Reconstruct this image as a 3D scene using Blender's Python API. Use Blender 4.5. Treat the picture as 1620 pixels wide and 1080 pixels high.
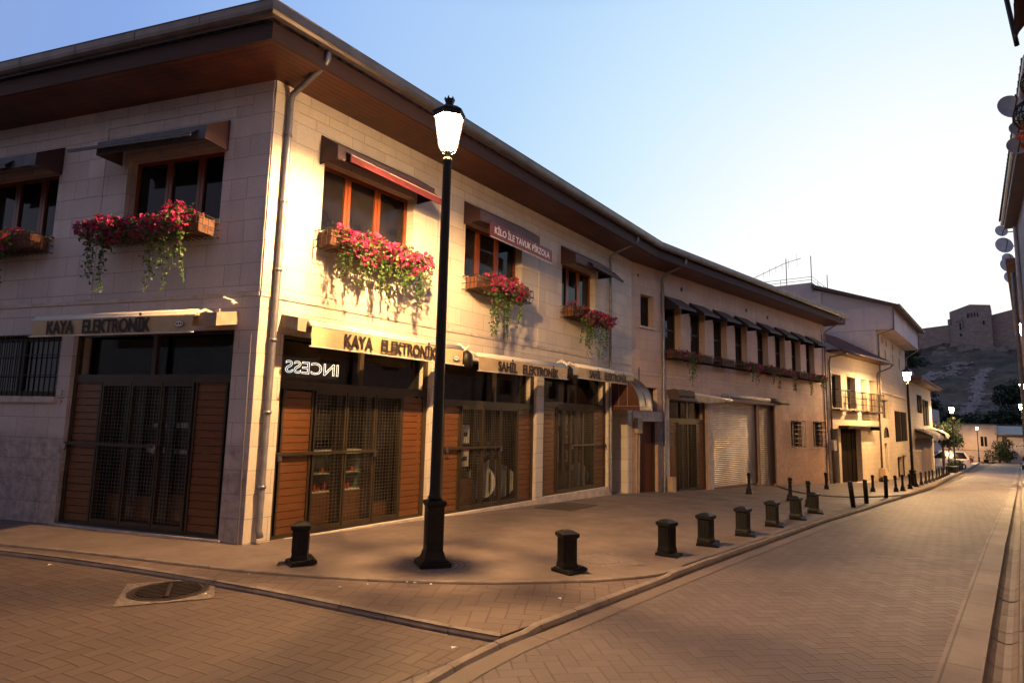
import bpy, math, random
import numpy as np
from mathutils import Vector, Matrix
R = math.radians
rnd = random.Random(7)
for o in list(bpy.data.objects): bpy.data.objects.remove(o)
scene = bpy.context.scene
COL = scene.collection

# ------------------------------------------------------------------ camera
def basis(p, r):
    F = Vector((0, math.cos(p), math.sin(p))); X = Vector((1, 0, 0)); U = Vector((0, -math.sin(p), math.cos(p)))
    return F, X*math.cos(r)+U*math.sin(r), -X*math.sin(r)+U*math.cos(r)
F_, X_, U_ = basis(0.12582915, 0.02230144)
cd = bpy.data.cameras.new('camera'); cam = bpy.data.objects.new('camera', cd); COL.objects.link(cam)
cd.sensor_width = 36; cd.lens = 970.81/1620*36; cd.clip_start = .05; cd.clip_end = 3000
cam.matrix_world = Matrix(((X_.x, U_.x, -F_.x, 0), (X_.y, U_.y, -F_.y, 0), (X_.z, U_.z, -F_.z, 1.8), (0, 0, 0, 1)))
scene.camera = cam

# ------------------------------------------------------------------ dusk sky
w = bpy.data.worlds.new('World'); scene.world = w; w.use_nodes = True
nt = w.node_tree; bg = nt.nodes['Background']
# clear dusk sky: glow low in the north east, deep blue overhead and behind
SUN_AZ, SUN_EL = R(38), R(-1)
def wmath(op, a, b=None):
    n = nt.nodes.new('ShaderNodeMath'); n.operation = op
    for i, x in enumerate((a, b)):
        if x is None: continue
        if isinstance(x, (int, float)): n.inputs[i].default_value = x
        else: nt.links.new(x, n.inputs[i])
    return n.outputs[0]
def wramp(x, stops):
    n = nt.nodes.new('ShaderNodeValToRGB'); e = n.color_ramp.elements; n.color_ramp.interpolation = 'LINEAR'
    while len(e) < len(stops): e.new(.5)
    for i, (p, c) in enumerate(stops): e[i].position = p; e[i].color = (*c, 1)
    nt.links.new(x, n.inputs[0]); return n.outputs[0]
tc = nt.nodes.new('ShaderNodeTexCoord'); dp = nt.nodes.new('ShaderNodeVectorMath'); dp.operation = 'DOT_PRODUCT'
nt.links.new(tc.outputs['Generated'], dp.inputs[0]); dp.inputs[1].default_value = (math.sin(SUN_AZ)*math.cos(SUN_EL), math.cos(SUN_AZ)*math.cos(SUN_EL), math.sin(SUN_EL))
ang = wmath('DIVIDE', wmath('ARCCOSINE', dp.outputs['Value']), math.pi)      # 0 at the glow, 1 opposite
base = wramp(ang, [(0, (1.10, 1.05, .98)), (.08, (1.05, 1.04, 1.01)), (.14, (.88, .93, .97)), (.20, (.63, .81, .94)), (.27, (.44, .64, .90)), (.35, (.33, .51, .86)), (.42, (.235, .375, .74)), (.52, (.26, .35, .60)), (.66, (.34, .35, .50)), (1, (.36, .34, .44))])
sp = nt.nodes.new('ShaderNodeSeparateXYZ'); nt.links.new(tc.outputs['Generated'], sp.inputs[0])
hor = wramp(sp.outputs[2], [(0, (1, 1, 1)), (.12, (.35, .35, .35)), (.35, (0, 0, 0))])
zen = wramp(sp.outputs[2], [(.58, (1, 1, 1)), (.78, (.22, .26, .36))])      # darker overhead, as at dusk
mz = nt.nodes.new('ShaderNodeMix'); mz.data_type = 'RGBA'; mz.blend_type = 'MULTIPLY'; mz.inputs[0].default_value = 1
nt.links.new(base, mz.inputs[6]); nt.links.new(zen, mz.inputs[7]); base = mz.outputs[2]
mx = nt.nodes.new('ShaderNodeMix'); mx.data_type = 'RGBA'; mx.blend_type = 'ADD'
nt.links.new(hor, mx.inputs[0]); nt.links.new(base, mx.inputs[6]); mx.inputs[7].default_value = (.16, .13, .09, 1)
nt.links.new(mx.outputs[2], bg.inputs[0]); bg.inputs[1].default_value = 1.0
scene.view_settings.view_transform = 'Standard'; scene.view_settings.look = 'None'
scene.view_settings.exposure = 0.12; scene.view_settings.gamma = 1
scene.render.engine = 'CYCLES'
try:
    scene.cycles.use_denoising = True; scene.cycles.max_bounces = 6; scene.cycles.transparent_max_bounces = 16
    scene.cycles.sample_clamp_indirect = 4; scene.cycles.use_light_tree = True
except Exception: pass

# ------------------------------------------------------------------ geometry frames
H39 = R(39.5)
T = Vector((math.sin(H39), math.cos(H39), 0)); N = Vector((T.y, -T.x, 0))
GS = [-60, 4, 8.5, 15.3, 19.2, 27.4, 33, 42, 71.6, 125, 160, 400]
GZ = [0, 0, -.08, -.25, -.42, -.74, -.95, -1.3, -2.1, -3.5, -4.2, -4.2]
def g(s): return float(np.interp(s, GS, GZ))
def gxy(x, y): return g(x*T.x+y*T.y)
def sn(s, n, dz=0): return Vector((s*T.x+n*N.x, s*T.y+n*N.y, g(s)+dz))
class Fr:
    """a vertical wall plane: u metres along it, d metres out of it, z up"""
    def __init__(s, P, a, sgn=1):
        s.P = Vector((P[0], P[1], 0)); s.t = Vector((math.sin(a), math.cos(a), 0)); s.n = Vector((s.t.y, -s.t.x, 0))*sgn
    def __call__(s, u, d, z): return s.P+s.t*u+s.n*d+Vector((0, 0, z))
K = Vector((-3.668, 8.778, 0))
FL = Fr(K, -1.2467207, -1)
FA = Fr(K, 0.62897033)
KB = FA(12.56, 0, 0)
FB = Fr(KB, 0.8010168)
PC = FB(25.3, 0, 0)
FC = FB
FD = Fr(PC, R(39.2))
FS = Fr(PC, R(39.2)-math.pi/2, -1)     # gable side of the tall house, faces the camera

# ------------------------------------------------------------------ mesh builder
class MB:
    def __init__(s): s.v = []; s.f = []; s.uv = []; s.mi = []
    def face(s, pts, uv=None, mi=0):
        b = len(s.v); s.v += [Vector(p) for p in pts]; s.f.append(list(range(b, b+len(pts))))
        s.uv.append(uv or [(0, 0)]*len(pts)); s.mi.append(mi)
    def hexa(s, c, mi=0):
        """c: 8 corners, bottom ring 0-3 then top ring 4-7"""
        b = len(s.v); s.v += [Vector(p) for p in c]
        for q in ((3, 2, 1, 0), (4, 5, 6, 7), (0, 1, 5, 4), (1, 2, 6, 5), (2, 3, 7, 6), (3, 0, 4, 7)):
            s.f.append([b+i for i in q]); s.mi.append(mi)
            P = [s.v[b+i] for i in q]
            nn = (P[1]-P[0]).cross(P[2]-P[1])
            if abs(nn.z) > .7*nn.length: s.uv.append([(p.x, p.y) for p in P])
            else:
                e = Vector((-nn.y, nn.x, 0)); e = e.normalized() if e.length > 1e-9 else Vector((1, 0, 0))
                s.uv.append([(p.dot(e), p.z) for p in P])
    def box(s, x0, x1, y0, y1, z0, z1, mi=0):
        s.hexa([(x0, y0, z0), (x1, y0, z0), (x1, y1, z0), (x0, y1, z0), (x0, y0, z1), (x1, y0, z1), (x1, y1, z1), (x0, y1, z1)], mi)
    def fb(s, F, u0, u1, d0, d1, z0, z1, mi=0):
        s.hexa([F(u0, d1, z0), F(u1, d1, z0), F(u1, d0, z0), F(u0, d0, z0), F(u0, d1, z1), F(u1, d1, z1), F(u1, d0, z1), F(u0, d0, z1)], mi)
    def tube(s, pts, r, k=8, mi=0, cap=True):
        pts = [Vector(p) for p in pts]; rs = r if isinstance(r, (list, tuple)) else [r]*len(pts)
        b = len(s.v); n = len(pts); up = None
        for i, p in enumerate(pts):
            d = (pts[min(i+1, n-1)]-pts[max(i-1, 0)]).normalized()
            if up is None: up = Vector((0, 0, 1)) if abs(d.z) < .9 else Vector((1, 0, 0))
            a = d.cross(up).normalized(); c = a.cross(d).normalized(); up = c
            for j in range(k):
                t = 2*math.pi*j/k; s.v.append(p+(a*math.cos(t)+c*math.sin(t))*rs[i])
        for i in range(n-1):
            for j in range(k):
                j2 = (j+1) % k; s.f.append([b+i*k+j, b+i*k+j2, b+(i+1)*k+j2, b+(i+1)*k+j]); s.mi.append(mi); s.uv.append([(0, 0)]*4)
        if cap:
            s.f.append([b+j for j in range(k)][::-1]); s.mi.append(mi); s.uv.append([(0, 0)]*k)
            s.f.append([b+(n-1)*k+j for j in range(k)]); s.mi.append(mi); s.uv.append([(0, 0)]*k)
    def lathe(s, prof, k=16, c=(0, 0, 0), mi=0, rot=0, sq=False, M=None):
        """prof: (radius, z); k=4 makes square sections"""
        b = len(s.v); c = Vector(c); n = len(prof)
        for r, z in prof:
            for j in range(k):
                t = 2*math.pi*j/k+rot; p = c+Vector((r*math.cos(t), r*math.sin(t), z))
                s.v.append(M@p if M else p)
        for i in range(n-1):
            for j in range(k):
                j2 = (j+1) % k; s.f.append([b+i*k+j, b+i*k+j2, b+(i+1)*k+j2, b+(i+1)*k+j]); s.mi.append(mi); s.uv.append([(0, 0)]*4)
        s.f.append([b+j for j in range(k)][::-1]); s.mi.append(mi); s.uv.append([(0, 0)]*k)
        s.f.append([b+(n-1)*k+j for j in range(k)]); s.mi.append(mi); s.uv.append([(0, 0)]*k)
    def grid(s, rows, uvf=None, mi=0):
        b = len(s.v); m = len(rows[0]); n = len(rows)
        for r in rows: s.v += [Vector(p) for p in r]
        for i in range(n-1):
            for j in range(m-1):
                q = [b+i*m+j, b+i*m+j+1, b+(i+1)*m+j+1, b+(i+1)*m+j]; s.f.append(q); s.mi.append(mi)
                s.uv.append([uvf(s.v[a]) for a in q] if uvf else [(0, 0)]*4)

def mesh_of(name, mb, mats, off=None, smooth=False):
    me = bpy.data.meshes.new(name)
    o = off or Vector((0, 0, 0))
    me.from_pydata([tuple(v-o) for v in mb.v], [], mb.f)
    uvl = me.uv_layers.new(name='UVMap')
    flat = [c for f in mb.uv for p in f for c in p]
    uvl.data.foreach_set('uv', flat)
    for m in (mats if isinstance(mats, (list, tuple)) else [mats]): me.materials.append(m)
    me.polygons.foreach_set('material_index', mb.mi)
    if smooth: me.polygons.foreach_set('use_smooth', [True]*len(me.polygons))
    me.update(); return me
def tag(o, label=None, cat=None, group=None, kind=None):
    if label: o['label'] = label
    if cat: o['category'] = cat
    if group: o['group'] = group
    if kind: o['kind'] = kind
    return o
def thing(name, label, cat, loc=(0, 0, 0), rz=0, group=None):
    o = bpy.data.objects.new(name, None); COL.objects.link(o); o.location = loc; o.rotation_euler = (0, 0, rz)
    o.empty_display_size = .2
    return tag(o, label, cat, group)
def root_of(p):
    v = Vector((0, 0, 0))
    while p is not None: v += Vector(p.location); p = p.parent
    return v
def part(name, mb, mat, parent, world=True, smooth=False, label=None):
    """one mesh object under its thing; world=True when mb holds world coordinates"""
    off = root_of(parent) if world else None
    o = bpy.data.objects.new(name, mesh_of(name, mb, mat, off, smooth)); COL.objects.link(o); o.parent = parent
    if label: o['label'] = label
    return o
def single(name, mb, mat, label, cat, group=None, smooth=False, loc=None):
    if loc is None:
        xs = [v.x for v in mb.v]; ys = [v.y for v in mb.v]; zs = [v.z for v in mb.v]
        loc = Vector(((min(xs)+max(xs))/2, (min(ys)+max(ys))/2, min(zs)))
    o = bpy.data.objects.new(name, mesh_of(name, mb, mat, Vector(loc), smooth)); COL.objects.link(o); o.location = loc
    return tag(o, label, cat, group)
def struct(name, mb, mat, smooth=False):
    o = bpy.data.objects.new(name, mesh_of(name, mb, mat, None, smooth)); COL.objects.link(o); o['kind'] = 'structure'; return o
def copy_tree(o, parent=None, loc=None, rot=None, label=None):
    c = o.copy(); COL.objects.link(c); c.parent = parent
    if loc is not None: c.location = loc
    if rot is not None: c.rotation_euler = rot
    if label: c['label'] = label
    for ch in [x for x in COL.objects if x.parent == o]: copy_tree(ch, c)
    return c
def text_mb(body, size, bold=.0, depth=.004, outline=0, mirror=False, sx=1.0):
    cu = bpy.data.curves.new('t', 'FONT'); cu.body = body; cu.size = size; cu.offset = bold; cu.extrude = depth
    cu.align_x = 'CENTER'; cu.align_y = 'CENTER'; cu.resolution_u = 3
    if outline: cu.fill_mode = 'NONE'; cu.extrude = 0; cu.bevel_depth = outline; cu.bevel_resolution = 0
    o = bpy.data.objects.new('t', cu); COL.objects.link(o); bpy.context.view_layer.update()
    dg = bpy.context.evaluated_depsgraph_get(); me = o.evaluated_get(dg).to_mesh()
    mb = MB(); mb.v = [Vector((v.co.x*(-1 if mirror else 1)*sx, v.co.y, v.co.z)) for v in me.vertices]
    mb.f = [list(p.vertices) for p in me.polygons]; mb.uv = [[(0, 0)]*len(f) for f in mb.f]; mb.mi = [0]*len(mb.f)
    o.evaluated_get(dg).to_mesh_clear(); bpy.data.objects.remove(o); bpy.data.curves.remove(cu)
    return mb
def split_words(mb, n):
    """cut a line of lettering into n words at its widest gaps"""
    spans = sorted((min(mb.v[i].x for i in f), max(mb.v[i].x for i in f)) for f in mb.f); gaps = []; hi = spans[0][1]
    for a, b in spans:
        if a > hi: gaps.append((a-hi, (a+hi)/2))
        hi = max(hi, b)
    cuts = sorted(c for _, c in sorted(gaps)[::-1][:n-1]); out = [MB() for _ in range(n)]
    for f in mb.f:
        x = sum(mb.v[i].x for i in f)/len(f); out[sum(x > c for c in cuts)].face([mb.v[i] for i in f])
    return out
def place_text(mb, O, ex, ey, en):
    mb.v = [O+ex*v.x+ey*v.y+en*v.z for v in mb.v]; return mb

# ------------------------------------------------------------------ materials
def newmat(name):
    m = bpy.data.materials.new(name); m.use_nodes = True; t = m.node_tree
    return m, t, t.nodes['Principled BSDF']
def N_(t, typ, **kw):
    n = t.nodes.new(typ)
    for k, v in kw.items(): setattr(n, k, v)
    return n
def lk(t, a, b): t.links.new(a, b)
def math_(t, op, a, b=None, c=None):
    n = t.nodes.new('ShaderNodeMath'); n.operation = op
    for i, x in enumerate((a, b, c)):
        if x is None: continue
        if isinstance(x, (int, float)): n.inputs[i].default_value = x
        else: t.links.new(x, n.inputs[i])
    return n.outputs[0]
def mixc(t, fac, a, b, mode='MIX'):
    n = t.nodes.new('ShaderNodeMix'); n.data_type = 'RGBA'; n.blend_type = mode
    for i, x in ((0, fac), (6, a), (7, b)):
        if isinstance(x, (int, float)): n.inputs[i].default_value = x
        elif isinstance(x, tuple): n.inputs[i].default_value = (*x[:3], 1)
        else: t.links.new(x, n.inputs[i])
    return n.outputs[2]
def ramp(t, x, stops):
    n = t.nodes.new('ShaderNodeValToRGB'); e = n.color_ramp.elements
    while len(e) < len(stops): e.new(.5)
    for i, (p, c) in enumerate(stops):
        e[i].position = p; e[i].color = (*c, 1) if isinstance(c, tuple) else (c, c, c, 1)
    t.links.new(x, n.inputs[0]); return n.outputs[0]
def noise(t, scale, detail=4, vec=None, rough=.55, sc=None):
    n = t.nodes.new('ShaderNodeTexNoise'); n.inputs['Scale'].default_value = scale; n.inputs['Detail'].default_value = detail
    n.inputs['Roughness'].default_value = rough
    if vec is None:
        vec = t.nodes.new('ShaderNodeNewGeometry').outputs['Position']
    if sc:
        m = t.nodes.new('ShaderNodeMapping'); m.inputs['Scale'].default_value = sc; t.links.new(vec, m.inputs[0]); vec = m.outputs[0]
    t.links.new(vec, n.inputs['Vector']); return n.outputs['Fac']
def bump(t, b, h, st=.3, dist=.01, prev=None):
    n = t.nodes.new('ShaderNodeBump'); n.inputs['Strength'].default_value = st; n.inputs['Distance'].default_value = dist
    t.links.new(h, n.inputs['Height'])
    if prev is not None: t.links.new(prev, n.inputs['Normal'])
    t.links.new(n.outputs[0], b.inputs['Normal']); return n.outputs[0]
def simple(name, col, rough=.6, metal=0, var=.25, scale=6, bmp=.15, bdist=.004, bscale=60, sc=None, spec=None, col2=None):
    m, t, b = newmat(name)
    f = noise(t, scale, 5, sc=sc)
    c2 = col2 or tuple(c*(1-var) for c in col)
    f2 = ramp(t, f, [(.3, 0.), (.7, 1.)])
    lk(t, mixc(t, f2, tuple(min(1, c*(1+var*.5)) for c in col), c2), b.inputs['Base Color'])
    b.inputs['Roughness'].default_value = rough; b.inputs['Metallic'].default_value = metal
    if spec is not None: b.inputs['Specular IOR Level'].default_value = spec
    if bmp: bump(t, b, noise(t, bscale, 3, sc=sc), bmp, bdist)
    return m
def emis(name, col, st):
    m, t, b = newmat(name); b.inputs['Base Color'].default_value = (.8, .8, .8, 1)
    b.inputs['Emission Color'].default_value = (*col, 1); b.inputs['Emission Strength'].default_value = st; return m
def stone(name, c1, c2, mort, bw=.78, rh=.34, stain=.5, ms=.006, holes=True, low=None):
    m, t, b = newmat(name)
    uv = N_(t, 'ShaderNodeUVMap').outputs[0]
    wob = noise(t, 1.3, 2, vec=uv)
    br = N_(t, 'ShaderNodeTexBrick'); lk(t, uv, br.inputs['Vector']); br.offset = .5; br.squash = 1
    br.inputs['Scale'].default_value = 1; br.inputs['Brick Width'].default_value = bw; br.inputs['Row Height'].default_value = rh
    br.inputs['Mortar Size'].default_value = ms; br.inputs['Mortar Smooth'].default_value = .3; br.inputs['Bias'].default_value = 0
    br.inputs['Color1'].default_value = (*c1, 1); br.inputs['Color2'].default_value = (*c2, 1); br.inputs['Mortar'].default_value = (*mort, 1)
    big = ramp(t, noise(t, .55, 6, vec=uv, rough=.7), [(.35, 0.), (.75, 1.)])
    dirt = mixc(t, math_(t, 'MULTIPLY', big, stain), br.outputs['Color'], tuple(c*.52 for c in c2))
    streak = ramp(t, noise(t, 2.2, 5, vec=uv, sc=(2.2, .22, 1)), [(.5, 0.), (.8, 1.)])
    dirt = mixc(t, math_(t, 'MULTIPLY', streak, .35*stain+.1), dirt, tuple(c*.45 for c in c2))
    fine = noise(t, 28, 6, vec=uv, rough=.7)
    col = mixc(t, .22, dirt, ramp(t, fine, [(.3, .2), (.7, .75)]), 'OVERLAY')
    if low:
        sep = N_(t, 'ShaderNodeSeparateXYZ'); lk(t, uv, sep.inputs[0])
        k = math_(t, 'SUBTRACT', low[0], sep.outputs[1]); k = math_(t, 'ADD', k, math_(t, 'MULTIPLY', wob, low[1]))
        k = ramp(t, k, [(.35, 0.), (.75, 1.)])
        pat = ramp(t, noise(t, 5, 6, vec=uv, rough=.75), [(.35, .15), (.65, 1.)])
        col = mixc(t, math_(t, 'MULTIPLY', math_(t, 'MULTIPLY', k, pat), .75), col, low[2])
    lk(t, col, b.inputs['Base Color'])
    b.inputs['Roughness'].default_value = .82; b.inputs['Specular IOR Level'].default_value = .25
    hgt = math_(t, 'ADD', math_(t, 'MULTIPLY', br.outputs['Fac'], -1.2), math_(t, 'MULTIPLY', fine, .35))
    if holes:
        v = N_(t, 'ShaderNodeTexVoronoi'); v.inputs['Scale'].default_value = 9; lk(t, uv, v.inputs['Vector'])
        hl = ramp(t, v.outputs['Distance'], [(.03, 0.), (.07, 1.)]); hgt = math_(t, 'ADD', hgt, math_(t, 'MULTIPLY', hl, .5))
    bump(t, b, hgt, .55, .008)
    return m
def herring(name, W, ang, c1, c2, gap, rough=.6, gw=.06, spec=.5, ox=0, stagger=.0):
    """herringbone of 2:1 pavers laid in the ground's own metres (UV = s, n)"""
    m, t, b = newmat(name)
    uv = N_(t, 'ShaderNodeUVMap').outputs[0]
    wv = N_(t, 'ShaderNodeTexNoise'); wv.inputs['Scale'].default_value = 1.1; wv.inputs['Detail'].default_value = 2; lk(t, uv, wv.inputs['Vector'])
    va = N_(t, 'ShaderNodeVectorMath', operation='SUBTRACT'); lk(t, wv.outputs['Color'], va.inputs[0]); va.inputs[1].default_value = (.5, .5, .5)
    vs = N_(t, 'ShaderNodeVectorMath', operation='SCALE'); lk(t, va.outputs[0], vs.inputs[0]); vs.inputs['Scale'].default_value = .10
    vd = N_(t, 'ShaderNodeVectorMath', operation='ADD'); lk(t, uv, vd.inputs[0]); lk(t, vs.outputs[0], vd.inputs[1])
    mp = N_(t, 'ShaderNodeMapping'); mp.inputs['Rotation'].default_value = (0, 0, ang); mp.inputs['Scale'].default_value = (1/W, 1/W, 1)
    mp.inputs['Location'].default_value = (ox, 0, 0)
    lk(t, vd.outputs[0], mp.inputs[0]); sp = N_(t, 'ShaderNodeSeparateXYZ'); lk(t, mp.outputs[0], sp.inputs[0])
    x, y = sp.outputs[0], sp.outputs[1]
    i = math_(t, 'FLOOR', x); j = math_(t, 'FLOOR', y); fx = math_(t, 'SUBTRACT', x, i); fy = math_(t, 'SUBTRACT', y, j)
    mm = math_(t, 'FLOORED_MODULO', math_(t, 'SUBTRACT', i, j), 4.0)
    is_ = [math_(t, 'COMPARE', mm, float(k), .1) for k in range(4)]
    one = lambda a: math_(t, 'SUBTRACT', 1.0, a)
    L = math_(t, 'MULTIPLY_ADD', is_[1], 9.0, fx); Rr = math_(t, 'MULTIPLY_ADD', is_[0], 9.0, one(fx))
    B = math_(t, 'MULTIPLY_ADD', is_[2], 9.0, fy); Tp = math_(t, 'MULTIPLY_ADD', is_[3], 9.0, one(fy))
    ed = math_(t, 'MINIMUM', math_(t, 'MINIMUM', L, Rr), math_(t, 'MINIMUM', B, Tp))
    ix = math_(t, 'SUBTRACT', i, is_[1]); iy = math_(t, 'SUBTRACT', j, is_[2])
    cb = N_(t, 'ShaderNodeCombineXYZ'); lk(t, ix, cb.inputs[0]); lk(t, iy, cb.inputs[1])
    wn = N_(t, 'ShaderNodeTexWhiteNoise'); lk(t, cb.outputs[0], wn.inputs['Vector'])
    gmask = ramp(t, ed, [(gw*.35, 0.), (gw, 1.)])
    jm = ramp(t, noise(t, 1.6, 5, vec=uv, rough=.7), [(.45, 0.), (.75, .65)]); gmask = math_(t, 'MAXIMUM', gmask, jm)
    fine = noise(t, 45, 5, vec=uv, rough=.7)
    big = ramp(t, noise(t, .5, 5, vec=uv), [(.3, 0.), (.7, 1.)])
    col = mixc(t, wn.outputs['Value'], c1, c2)
    col = mixc(t, math_(t, 'MULTIPLY', big, .35), col, tuple(c*.6 for c in c1))
    col = mixc(t, .25, col, ramp(t, fine, [(.3, .25), (.7, .72)]), 'OVERLAY')
    blot = ramp(t, noise(t, 3.1, 6, vec=uv, rough=.7), [(.55, 0.), (.75, 1.)])
    col = mixc(t, math_(t, 'MULTIPLY', blot, .3), col, tuple(c*.45 for c in c1))
    col = mixc(t, gmask, gap, col)
    wear = ramp(t, noise(t, .8, 7, vec=uv, rough=.75, sc=(.5, 1.6, 1)), [(.48, 0.), (.70, 1.)])
    col = mixc(t, math_(t, 'MULTIPLY', wear, .42), col, tuple(c*.45 for c in c2))
    pale = ramp(t, noise(t, 2.3, 6, vec=uv, rough=.75), [(.58, 0.), (.75, 1.)])
    col = mixc(t, math_(t, 'MULTIPLY', pale, .30), col, tuple(min(1, c*1.6) for c in c1))
    lk(t, col, b.inputs['Base Color'])
    rg = math_(t, 'ADD', math_(t, 'MULTIPLY', wn.outputs['Color'], .12), rough-.06)
    b.inputs['Specular IOR Level'].default_value = spec
    lk(t, math_(t, 'ADD', math_(t, 'MULTIPLY', fine, .15), rg), b.inputs['Roughness'])
    hb = math_(t, 'ADD', math_(t, 'MULTIPLY', ramp(t, ed, [(0., 0.), (gw*1.6, 1.)]), 1.), math_(t, 'MULTIPLY', wn.outputs['Value'], .45))
    # each paver sits a little tilted
    sx = math_(t, 'MULTIPLY', math_(t, 'SUBTRACT', wn.outputs['Value'], .5), math_(t, 'ADD', fx, fy))
    hb = math_(t, 'ADD', hb, math_(t, 'MULTIPLY', sx, .5))
    hb = math_(t, 'ADD', hb, math_(t, 'MULTIPLY', fine, .25))
    bump(t, b, hb, .6, .008)
    return m
def slabs(name, c1, c2, mort, bw, rh, rough=.6, spec=.4, ms=.008, mott=.35):
    m, t, b = newmat(name)
    uv = N_(t, 'ShaderNodeUVMap').outputs[0]
    br = N_(t, 'ShaderNodeTexBrick'); lk(t, uv, br.inputs['Vector']); br.offset = .5
    br.inputs['Scale'].default_value = 1; br.inputs['Brick Width'].default_value = bw; br.inputs['Row Height'].default_value = rh
    br.inputs['Mortar Size'].default_value = ms; br.inputs['Mortar Smooth'].default_value = .2
    br.inputs['Color1'].default_value = (*c1, 1); br.inputs['Color2'].default_value = (*c2, 1); br.inputs['Mortar'].default_value = (*mort, 1)
    big = ramp(t, noise(t, 1.1, 7, vec=uv, rough=.7), [(.35, 0.), (.7, 1.)])
    col = mixc(t, math_(t, 'MULTIPLY', big, mott), br.outputs['Color'], tuple(c*.5 for c in c1))
    fine = noise(t, 60, 5, vec=uv, rough=.7)
    col = mixc(t, .25, col, ramp(t, fine, [(.3, .25), (.7, .75)]), 'OVERLAY')
    spots = N_(t, 'ShaderNodeTexVoronoi'); spots.inputs['Scale'].default_value = 4.5; lk(t, uv, spots.inputs['Vector'])
    sm = ramp(t, spots.outputs['Distance'], [(.02, 1.), (.07, 0.)])
    col = mixc(t, math_(t, 'MULTIPLY', sm, .5), col, tuple(c*.25 for c in c1))
    lk(t, col, b.inputs['Base Color']); b.inputs['Specular IOR Level'].default_value = spec
    lk(t, math_(t, 'ADD', math_(t, 'MULTIPLY', big, .18), rough-.06), b.inputs['Roughness'])
    bump(t, b, math_(t, 'ADD', math_(t, 'MULTIPLY', br.outputs['Fac'], -1.), math_(t, 'MULTIPLY', noise(t, 6, 5, vec=uv), .8)), .35, .008)
    return m
def wood(name, c1, c2, rough=.45, sc=(1, 1, 14), scale=3.0, var=.6):
    m, t, b = newmat(name)
    oi = N_(t, 'ShaderNodeObjectInfo')
    f = noise(t, scale, 6, sc=sc, rough=.65)
    f2 = noise(t, .9, 3)
    col = mixc(t, ramp(t, f, [(.3, 0.), (.7, 1.)]), c1, c2)
    col = mixc(t, math_(t, 'MULTIPLY', ramp(t, f2, [(.4, 0.), (.7, 1.)]), var*.5), col, tuple(c*.5 for c in c2))
    lk(t, col, b.inputs['Base Color']); b.inputs['Roughness'].default_value = rough
    bump(t, b, f, .2, .003); return m
def glass(name, tint=(.9, .95, 1), refl=.12, rough=.03):
    m = bpy.data.materials.new(name); m.use_nodes = True; t = m.node_tree; t.nodes.clear()
    out = N_(t, 'ShaderNodeOutputMaterial'); tr = N_(t, 'ShaderNodeBsdfTransparent'); gl = N_(t, 'ShaderNodeBsdfGlossy')
    tr.inputs[0].default_value = (*tint, 1); gl.inputs['Roughness'].default_value = rough
    lw = N_(t, 'ShaderNodeLayerWeight'); lw.inputs[0].default_value = .35
    mx = N_(t, 'ShaderNodeMixShader'); lk(t, math_(t, 'ADD', math_(t, 'MULTIPLY', lw.outputs['Fresnel'], .08), refl), mx.inputs[0])
    lk(t, tr.outputs[0], mx.inputs[1]); lk(t, gl.outputs[0], mx.inputs[2]); lk(t, mx.outputs[0], out.inputs[0]); return m

STONE_A = stone('limestone', (.70, .61, .50), (.60, .52, .43), (.38, .32, .26), .74, .333, .35)
STONE_L = stone('limestone_street_corner', (.67, .59, .555), (.575, .51, .485), (.34, .29, .27), .74, .333, .45, low=(1.1, 1.4, (.16, .13, .115)))
STONE_B = stone('pinkish_limestone', (.66, .48, .37), (.57, .415, .32), (.40, .27, .20), .80, .34, .5, ms=.004, low=(2.0, 1.8, (.42, .22, .10)))  # patchy low stain, its orange deepened in place of warm lamplight
STONE_C = stone('yellow_limestone', (.55, .46, .34), (.50, .41, .30), (.34, .27, .19), .5, .27, .35, ms=.006)
STONE_D = stone('old_grey_plaster', (.56, .50, .50), (.52, .46, .465), (.42, .38, .38), 2.4, 1.1, .7, ms=.003)
STONE_FAR = stone('castle_masonry', (.34, .265, .235), (.28, .22, .195), (.20, .155, .14), 1.6, .8, .8, ms=.05, holes=False)
PLINTH = simple('pale_plinth_stone', (.55, .47, .40), .8, var=.3, scale=5)
PIER_WHITE = stone('white_pier_stone', (.62, .56, .50), (.58, .52, .46), (.25, .2, .17), 2.2, .34, .2)
WOOD_SOFFIT = wood('stained_soffit_boards', (.135, .036, .012), (.045, .013, .006), .45, sc=(1, 1, 1), scale=2.6)
WOOD_FASCIA = wood('brown_fascia', (.060, .026, .019), (.04, .018, .013), .8)
WOOD_PANEL = wood('varnished_panel_boards', (.20, .076, .021), (.115, .042, .013), .38, sc=(2, 2, 22), scale=2.2)
SHUT_DARK = simple('dark_shutter_paint', (.012, .007, .005), .9, spec=.03)
WOOD_WIN = wood('varnished_window_wood', (.24, .058, .018), (.14, .032, .011), .35, sc=(8, 8, 1))
WOOD_DARK = simple('dark_brown_joinery', (.026, .014, .010), .5)
METAL_GATE = simple('olive_brown_gate_paint', (.060, .043, .026), .42, metal=.3, var=.25)
WIRE = simple('galvanised_wire', (.20, .17, .13), .4, metal=.7, var=.2, bmp=0)
GUTTER = simple('weathered_zinc', (.16, .13, .115), .45, metal=.6, var=.3, scale=3)
PIPE = simple('grey_painted_pipe', (.22, .21, .23), .4, metal=.5, var=.25, scale=9)
ROOF_TILE = simple('clay_roof_tiles', (.17, .072, .050), .75, var=.4, scale=4)
AWN_RED = simple('maroon_awning_cloth', (.042, .015, .019), .7, var=.2)
AWN_GREY = simple('faded_brown_awning_cloth', (.10, .062, .062), .75, var=.25)
AWN_SLATE = simple('faded_slate_awning_cloth', (.11, .115, .13), .75, var=.25)
AWN_FLAP = simple('red_awning_flap', (.17, .024, .022), .6, var=.2)
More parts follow.
